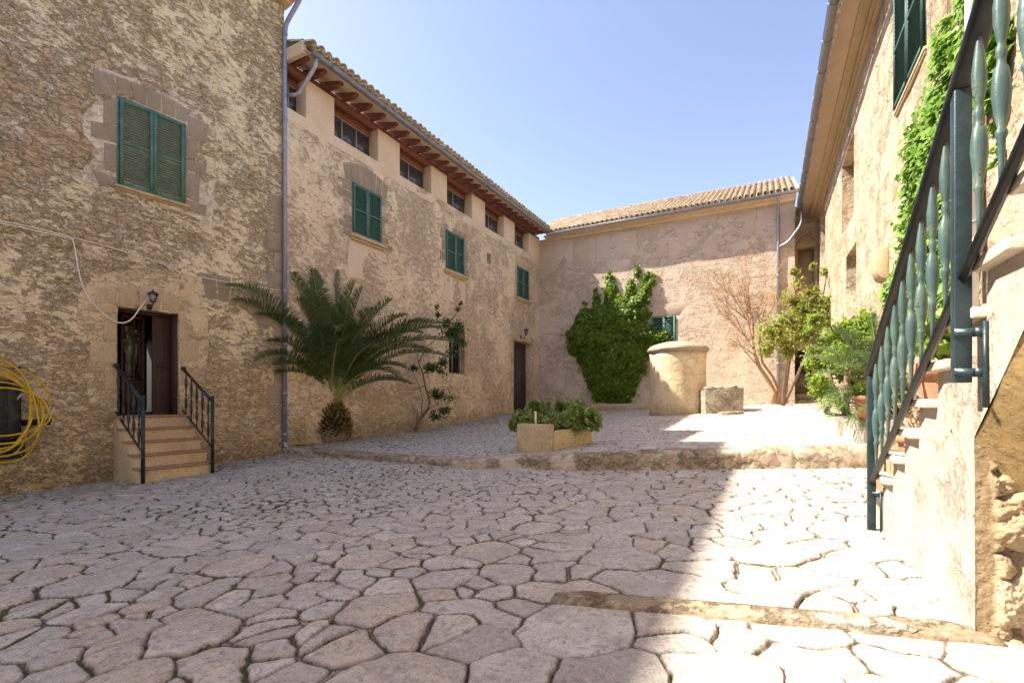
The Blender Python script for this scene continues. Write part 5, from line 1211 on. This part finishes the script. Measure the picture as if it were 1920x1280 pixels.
# ---- branching shrubs
def grow(mb, p, d, L, r, depth, rg, tips, spread=.6, up=.15, nseg=5, kids=(2, 4), shrink=.68, wob=.25, limit=None):
    pts = [Vector(p)]; d = Vector(d).normalized()
    for i in range(nseg):
        d = (d+Vector(rg.normal(0, wob/nseg**.5*.6, 3))+Vector((0, 0, up/nseg))).normalized(); q_ = pts[-1]+d*L/nseg
        if limit: q_ = limit(q_)
        pts.append(q_)
    mb.tube(pts, np.linspace(r, r*.55, nseg+1), 5 if r < .02 else 7, cap=False)
    if depth == 0: tips.append((pts[-1], d)); tips.append((pts[-2], d)); return
    for k in range(rg.integers(kids[0], kids[1]+1)):
        t = rg.uniform(.45, 1.); i = min(nseg-1, int(t*nseg)); q_ = pts[i].lerp(pts[i+1], t*nseg-i)
        dd = (d+Vector(rg.normal(0, spread, 3))).normalized(); grow(mb, q_, dd, L*shrink*rg.uniform(.7, 1.2), r*.55, depth-1, rg, tips, spread, up, max(3, nseg-1), kids, shrink, wob, limit)
def clumps(cs, n, rg, sd=.42, mx=1.7):
    """(centre, radius) blobs -> leaf positions and outward normals, thinned by noise"""
    P_ = []; Nn = []; wt = np.array([r**2 for c, r in cs]); wt /= wt.sum()
    while len(P_) < n:
        k = rg.choice(len(cs), p=wt); c, r = cs[k]; d = rg.normal(0, 1, 3); d /= np.linalg.norm(d); rad = r*min(mx, abs(rg.normal(.55, sd))); q_ = np.array(c)+d*rad*(1, 1, .85)
        if float(fbm(q_[0]*3.5, q_[1]*3.5, q_[2]*3.5, 2)) < -.12: continue
        P_.append(q_); Nn.append(d+np.array((0, 0, .4)))
    return np.array(P_), np.array(Nn)
# citrus by the barred window
ct = thing('citrus_shrub', 'spindly leaning citrus shrub between the palm and the barred window', 'shrub', tuple(onground(778, 808)))
cb_ = onground(778, 808); cz = -cb_.x*ST+cb_.y*CT; dp = lambda u, v, z=0.: at_depth(u, v, cz-z)
mb = MB(); rg = np.random.default_rng(12)
mb.tube([dp(778, 812), dp(783, 795), dp(790, 782)], [.075, .055, .05], 8); mb.tube([dp(783, 795), dp(782, 785), dp(784, 774)], [.05, .035, .03], 7)
mb.tube([dp(790, 782), dp(802, 768), dp(806, 756), dp(802, 740), dp(797, 722), dp(793, 700), dp(785, 680), dp(782, 665)], np.linspace(.05, .012, 8), 7)
for pts in ([(802, 768), (815, 760), (830, 750), (845, 745)], [(797, 722), (780, 730), (755, 730), (730, 722)], [(793, 700), (812, 690), (825, 680), (835, 660)], [(790, 782), (792, 750), (785, 720), (775, 700)], [(785, 680), (800, 650), (830, 625), (845, 600)], [(830, 625), (820, 600), (816, 575)], [(835, 660), (860, 640), (870, 620)], [(845, 600), (858, 585), (862, 565)]):
    mb.tube([dp(u_, v_, .05*i) for i, (u_, v_) in enumerate(pts)], np.linspace(.018, .006, len(pts)), 5)
mb.build('trunk', M['bark'], ct, smooth=True)
cl = [(820, 742, 15, 0), (838, 755, 14, .1), (828, 768, 13, .1), (848, 748, 9, 0), (806, 690, 12, .1), (822, 700, 11, 0), (830, 680, 10, 0), (795, 720, 7, 0), (726, 722, 9, 0), (742, 728, 7, 0), (734, 748, 5, 0), (800, 660, 8, .1), (845, 625, 14, .15), (860, 612, 12, .1), (835, 605, 11, .1), (816, 575, 6, 0), (820, 590, 6, 0), (858, 580, 5, 0), (863, 568, 4, 0), (866, 640, 9, .1), (848, 660, 8, .1), (775, 690, 6, .1), (815, 780, 8, .1)]
cs = [(tuple(dp(a, b, d)), r*cz/900) for a, b, r, d in cl]; P_, Nn = clumps([(c_, r_*1.15) for c_, r_ in cs], 3300, rg); mb = MB(); leafcloud(mb, P_, Nn, .12, .7, .42, .2, 0, .5, rg); mb.build('foliage', M['citrus'], ct)
# planter mound
gm = thing('planter_shrub', 'mounded green succulent shrub filling the stone planter', 'shrub', tuple(cen)); rg = np.random.default_rng(44)
zq = -cen.x*ST+cen.y*CT; cl = [(985, 792, 30), (1010, 778, 30), (1040, 772, 32), (1070, 772, 30), (1098, 785, 30), (1112, 797, 20), (968, 800, 16), (1030, 790, 26), (1075, 795, 28), (1050, 805, 18), (1000, 765, 16), (1085, 762, 14)]
cs = [(tuple(at_depth(a, b, zq+random.uniform(-.25, .25))), r*zq/900) for a, b, r in cl]; P_, Nn = clumps([((c_[0], c_[1], c_[2]+.03), r_*.88) for c_, r_ in cs], 15000, rg, .28, 1.15)
mb = MB(); leafcloud(mb, P_, Nn, .075, .55, .8, .3, 0, 0, rg); mb.build('foliage', M['geranium'], gm)
mb = MB(); tips = []
for k in range(14): grow(mb, cen+Vector((rg.uniform(-.35, .35), rg.uniform(-.35, .35), .3)), (rg.normal(0, .5), rg.normal(0, .5), 1), .35, .012, 1, rg, tips)
mb.build('stem', M['bark'], gm)
# bare climbing shrub on the end wall
bs = thing('bare_shrub', 'leafless brown climbing shrub fanned against the end wall right of the well', 'shrub', (-.1, 21.9, 1.3)); rg = np.random.default_rng(8); mb = MB(); tips = []
lim = lambda q_: Vector((q_.x, min(q_.y, 22.5), q_.z))
Z_ = 19.0; ap = lambda u, v, z=Z_: at_depth(u, v, z)
tr_ = [ap(1450, 757), ap(1452, 735), ap(1440, 712), ap(1425, 690), ap(1415, 665), ap(1412, 640)]
mb.tube(tr_, [.10, .09, .08, .07, .06, .05], 8); mb.tube([ap(1456, 757), ap(1460, 730), ap(1448, 705), ap(1430, 680), ap(1425, 650)], [.07, .06, .05, .045, .04], 7)
for (a, b) in (((1425, 690), (1370, 610)), ((1418, 665), (1350, 560)), ((1412, 640), (1385, 530)), ((1412, 640), (1400, 480)), ((1425, 650), (1430, 500)), ((1425, 650), (1455, 540)), ((1415, 665), (1375, 640)), ((1412, 640), (1420, 560)), ((1400, 600), (1345, 530)), ((1400, 600), (1360, 500))):
    p0 = ap(*a); p1 = ap(*b); grow(mb, p0, p1-p0, (p1-p0).length*.62, .026, 4, rg, tips, .42, .12, 5, (3, 4), .60, .22, lim)
mb.build('branches', M['twig'], bs); tp3 = np.array([tuple(t[0]) for t in tips]); k = rg.choice(len(tp3), min(len(tp3), 2600), replace=False)
mb = MB(); leafcloud(mb, tp3[k]+rg.normal(0, .06, (len(k), 3)), rg.normal(0, 1, (len(k), 3)), .065, .8, .5, .2, 0, 0, rg); mb.build('dry_leaves', M['dry'], bs)
print('bare tips', len(tips))
# green climber / small tree against the corner
def shrub(name, label, base, cl, zdep, nleaf, size, mat, seed, cat='shrub', trunks=((0, 0),), jd=.4, asp=.5, squash=1., bark='bark'):
    rg = np.random.default_rng(seed); t = thing(name, label, cat, tuple(base)); cs = []
    for a, b, r in cl: cs.append((tuple(at_depth(a, b, zdep+rg.uniform(-jd, jd))), r*zdep/900))
    mb = MB(); tips = []
    prim = [cs[i] for i in rg.choice(len(cs), min(3, len(cs)), replace=False)]; nodes = []
    for c, r in prim:
        b0 = Vector(base); c = Vector(c); m_ = b0.lerp(c, .5)+Vector((rg.normal(0, .25), rg.normal(0, .2), .15)); cur = [b0*(1-s_)**2+m_*2*s_*(1-s_)+c*s_*s_ for s_ in np.linspace(0, 1, 10)]
        mb.tube(cur, np.linspace(.06, .02, 10), 7); nodes += cur[4:]
    for c, r in cs:
        c = Vector(c); q0 = min(nodes, key=lambda n_: (n_-c).length); m_ = q0.lerp(c, .5)+Vector(rg.normal(0, .12, 3)); mb.tube([q0*(1-s_)**2+m_*2*s_*(1-s_)+c*s_*s_ for s_ in np.linspace(0, 1, 6)], np.linspace(.02, .007, 6), 5)
        for _ in range(5): grow(mb, c, rg.normal(0, 1, 3), r*.9, .007, 1, rg, tips, .6)
    mb.build('branches', M[bark], t); P_, Nn = clumps(cs, nleaf, rg); mb = MB(); leafcloud(mb, P_, Nn, size, .65, asp, .22, 0, .3, rg); mb.build('foliage', M[mat], t); return t
shrub('leafy_climber', 'yellow green leafy shrub growing in front of the recessed corner, right of the bare shrub', onground(1440, 760)+Vector((.5, -.6, 0)),
      [(1450, 620, 26), (1475, 600, 26), (1500, 590, 30), (1530, 580, 28), (1555, 565, 22), (1490, 560, 24), (1520, 550, 20), (1545, 600, 24), (1470, 640, 22), (1440, 655, 18), (1510, 625, 26), (1560, 600, 20), (1500, 530, 12), (1488, 510, 9), (1550, 510, 10), (1565, 500, 8), (1525, 500, 7), (1480, 660, 14), (1425, 640, 10)], 16.6, 9000, .135, 'climber', 3, jd=.5)
shrub('round_bush', 'dense bright green bush behind the low white wall, beside the small palm', Vector((1.45, 11.8, 1.2)),
      [(1540, 650, 24), (1565, 635, 26), (1590, 620, 24), (1615, 610, 24), (1640, 600, 20), (1655, 625, 24), (1600, 650, 28), (1570, 665, 24), (1630, 650, 24), (1550, 690, 24), (1545, 730, 22), (1560, 760, 18), (1535, 715, 16), (1620, 585, 12), (1585, 700, 26), (1610, 730, 26), (1640, 700, 26), (1530, 600, 16), (1520, 625, 14), (1660, 580, 16), (1690, 600, 22), (1680, 560, 14), (1525, 680, 16)], 9.9, 18000, .085, 'bush', 5, jd=.5)
shrub('yucca_clump', 'green strap-leaved clump seen between the stair balusters beside the vine', Vector((1.6, 9.3, 1.2)),
      [(1690, 700, 26), (1710, 660, 26), (1700, 740, 24), (1730, 700, 20), (1680, 770, 20), (1720, 620, 20), (1690, 640, 20), (1715, 790, 22), (1700, 820, 14)], 7.4, 2300, .17, 'bush', 6, jd=.3, asp=.22)
sp_ = thing('small_palm', 'small sunlit palm leaning over the low white wall at the foot of the stair', 'palm tree', (1.3, 9.4, 1.1)); rg = np.random.default_rng(77)
zc4 = 7.6; c0_ = at_depth(1660, 745, zc4)
for (u_, v_, dz_, sg) in ((1506, 668, .3, .16), (1522, 650, .6, .18), (1560, 612, .0, .12), (1532, 700, .8, .2), (1548, 745, .9, .22), (1552, 788, .9, .22), (1535, 770, .4, .25), (1590, 795, 1.1, .3), (1585, 620, .5, .14), (1632, 590, .1, .1), (1620, 800, 1.0, .35), (1690, 600, .3, .12), (1715, 650, .5, .15), (1640, 640, 1.0, .2), (1570, 690, 1.1, .26), (1600, 660, .8, .2), (1700, 780, .9, .3)):
    ml, mr = MB(), MB(); frond(ml, mr, c0_+Vector(rg.normal(0, .04, 3)), at_depth(u_, v_, zc4-dz_*.6), sg, 46, .30, rg, .017, vee=.5); f = mr.build('frond', M['rachis'], sp_, smooth=True); ml.build('leaflets', M['palm_r'], f)
mb = MB(); mb.lathe((c0_.x, c0_.y, 1.1), [(.12, 0), (.14, .15), (.10, max(.2, c0_.z-1.1))], 10); mb.build('trunk', M['boots'], sp_, warp=.02, wf=6)
# plants in the pots
def potplant(i, n, size, mat, h, r, seed, lb, asp=.5):
    p_ = POTS[i]; rg = np.random.default_rng(seed); c = Vector(p_.location)+Vector((0, 0, h)); t = thing('potted_plant', lb, 'plant', tuple(c)); mb = MB(); tips = []
    for k in range(7): grow(mb, c, (rg.normal(0, .5), rg.normal(0, .5), 1), r*1.2, .006, 1, rg, tips, .5)
    mb.build('stems', M['twig'], t); cs = [((c.x+rg.normal(0, r*.3), c.y+rg.normal(0, r*.3), c.z+r*rg.uniform(.4, 1.1)), r*.55) for _ in range(6)]
    P_, Nn = clumps(cs, n, rg); mb = MB(); leafcloud(mb, P_, Nn, size, .6, asp, .2, 1 if asp > .6 else 0, .3, rg); mb.build('foliage', M[mat], t)
potplant(0, 260, .10, 'vine', .38, .26, 1, 'leafy bright green plant growing in the large pot below the railing post', .8)
potplant(1, 90, .06, 'dry', .27, .18, 2, 'straggly half dry plant in the second lowest stair pot')
potplant(2, 110, .055, 'dry', .27, .18, 3, 'withered brown plant in the lowest stair pot')
potplant(4, 160, .07, 'bush', .3, .18, 4, 'small green plant in the pot on the low white wall')
# tree added behind the house in place of greenery reflected in the door glass
gp = TW.p(TW.px(262, 650, -9.5)[0], 0, -9.5); gt = thing('added_tree', 'leafy bush added behind the tall house to put green in its inner door glass', 'tree', (gp.x, gp.y, -.4)); rg = np.random.default_rng(15)
mb = MB(); mb.tube([gp+Vector((0, 0, -.45)), gp+Vector((.1, .1, .6)), gp+Vector((0, .1, 1.3))], [.10, .07, .04], 8); mb.build('trunk', M['bark'], gt)
cs = [((gp.x+rg.normal(0, .5), gp.y+rg.normal(0, .5), rg.uniform(.3, 1.55)), .4) for _ in range(12)]; P_, Nn = clumps(cs, 3000, rg); mb = MB(); leafcloud(mb, P_, Nn, .11, .6, .5, .2, 0, .2, rg); mb.build('crown', M['bush'], gt)
# tufts along the joints and the foot of the walls
mb = MB(); rg = np.random.default_rng(2); P_ = []
for k in range(5200):
    if k % 2: x = rg.uniform(-9.5, 1.); y = rg.uniform(1.2, 7.)
    else: x = -10.3+abs(rg.normal(0, .25)); y = rg.uniform(8, 22)
    if float(fbm(x*.8, y*.8, 6., 3)) < .12: continue
    P_.append((x, y))
P_ = np.array(P_); Dj, *_ = paving_fields(P_[:, 0], P_[:, 1]); sel = P_[(Dj < .022)]
V = []; F = []
for x, y in sel:
    z = float(low(x, y) if y < kerbY(x) else terr(x, y))-.022
    for _ in range(5):
        a = rg.uniform(0, 6.28); l = rg.uniform(.012, .032); d = Vector((math.cos(a)*.8, math.sin(a)*.8, 1)).normalized(); s_ = Vector((-math.sin(a), math.cos(a), 0))*.004; c = Vector((x+rg.normal(0, .012), y+rg.normal(0, .012), z)); b = len(V); V += [c-s_, c+s_, c+d*l]; F.append((b, b+1, b+2))
mb.add(V, F); tag(mb.build('weeds', M['grassm']), 'tiny green weeds and moss sprouting in the paving joints', 'weeds', kind='stuff')
print('weeds', len(sel))
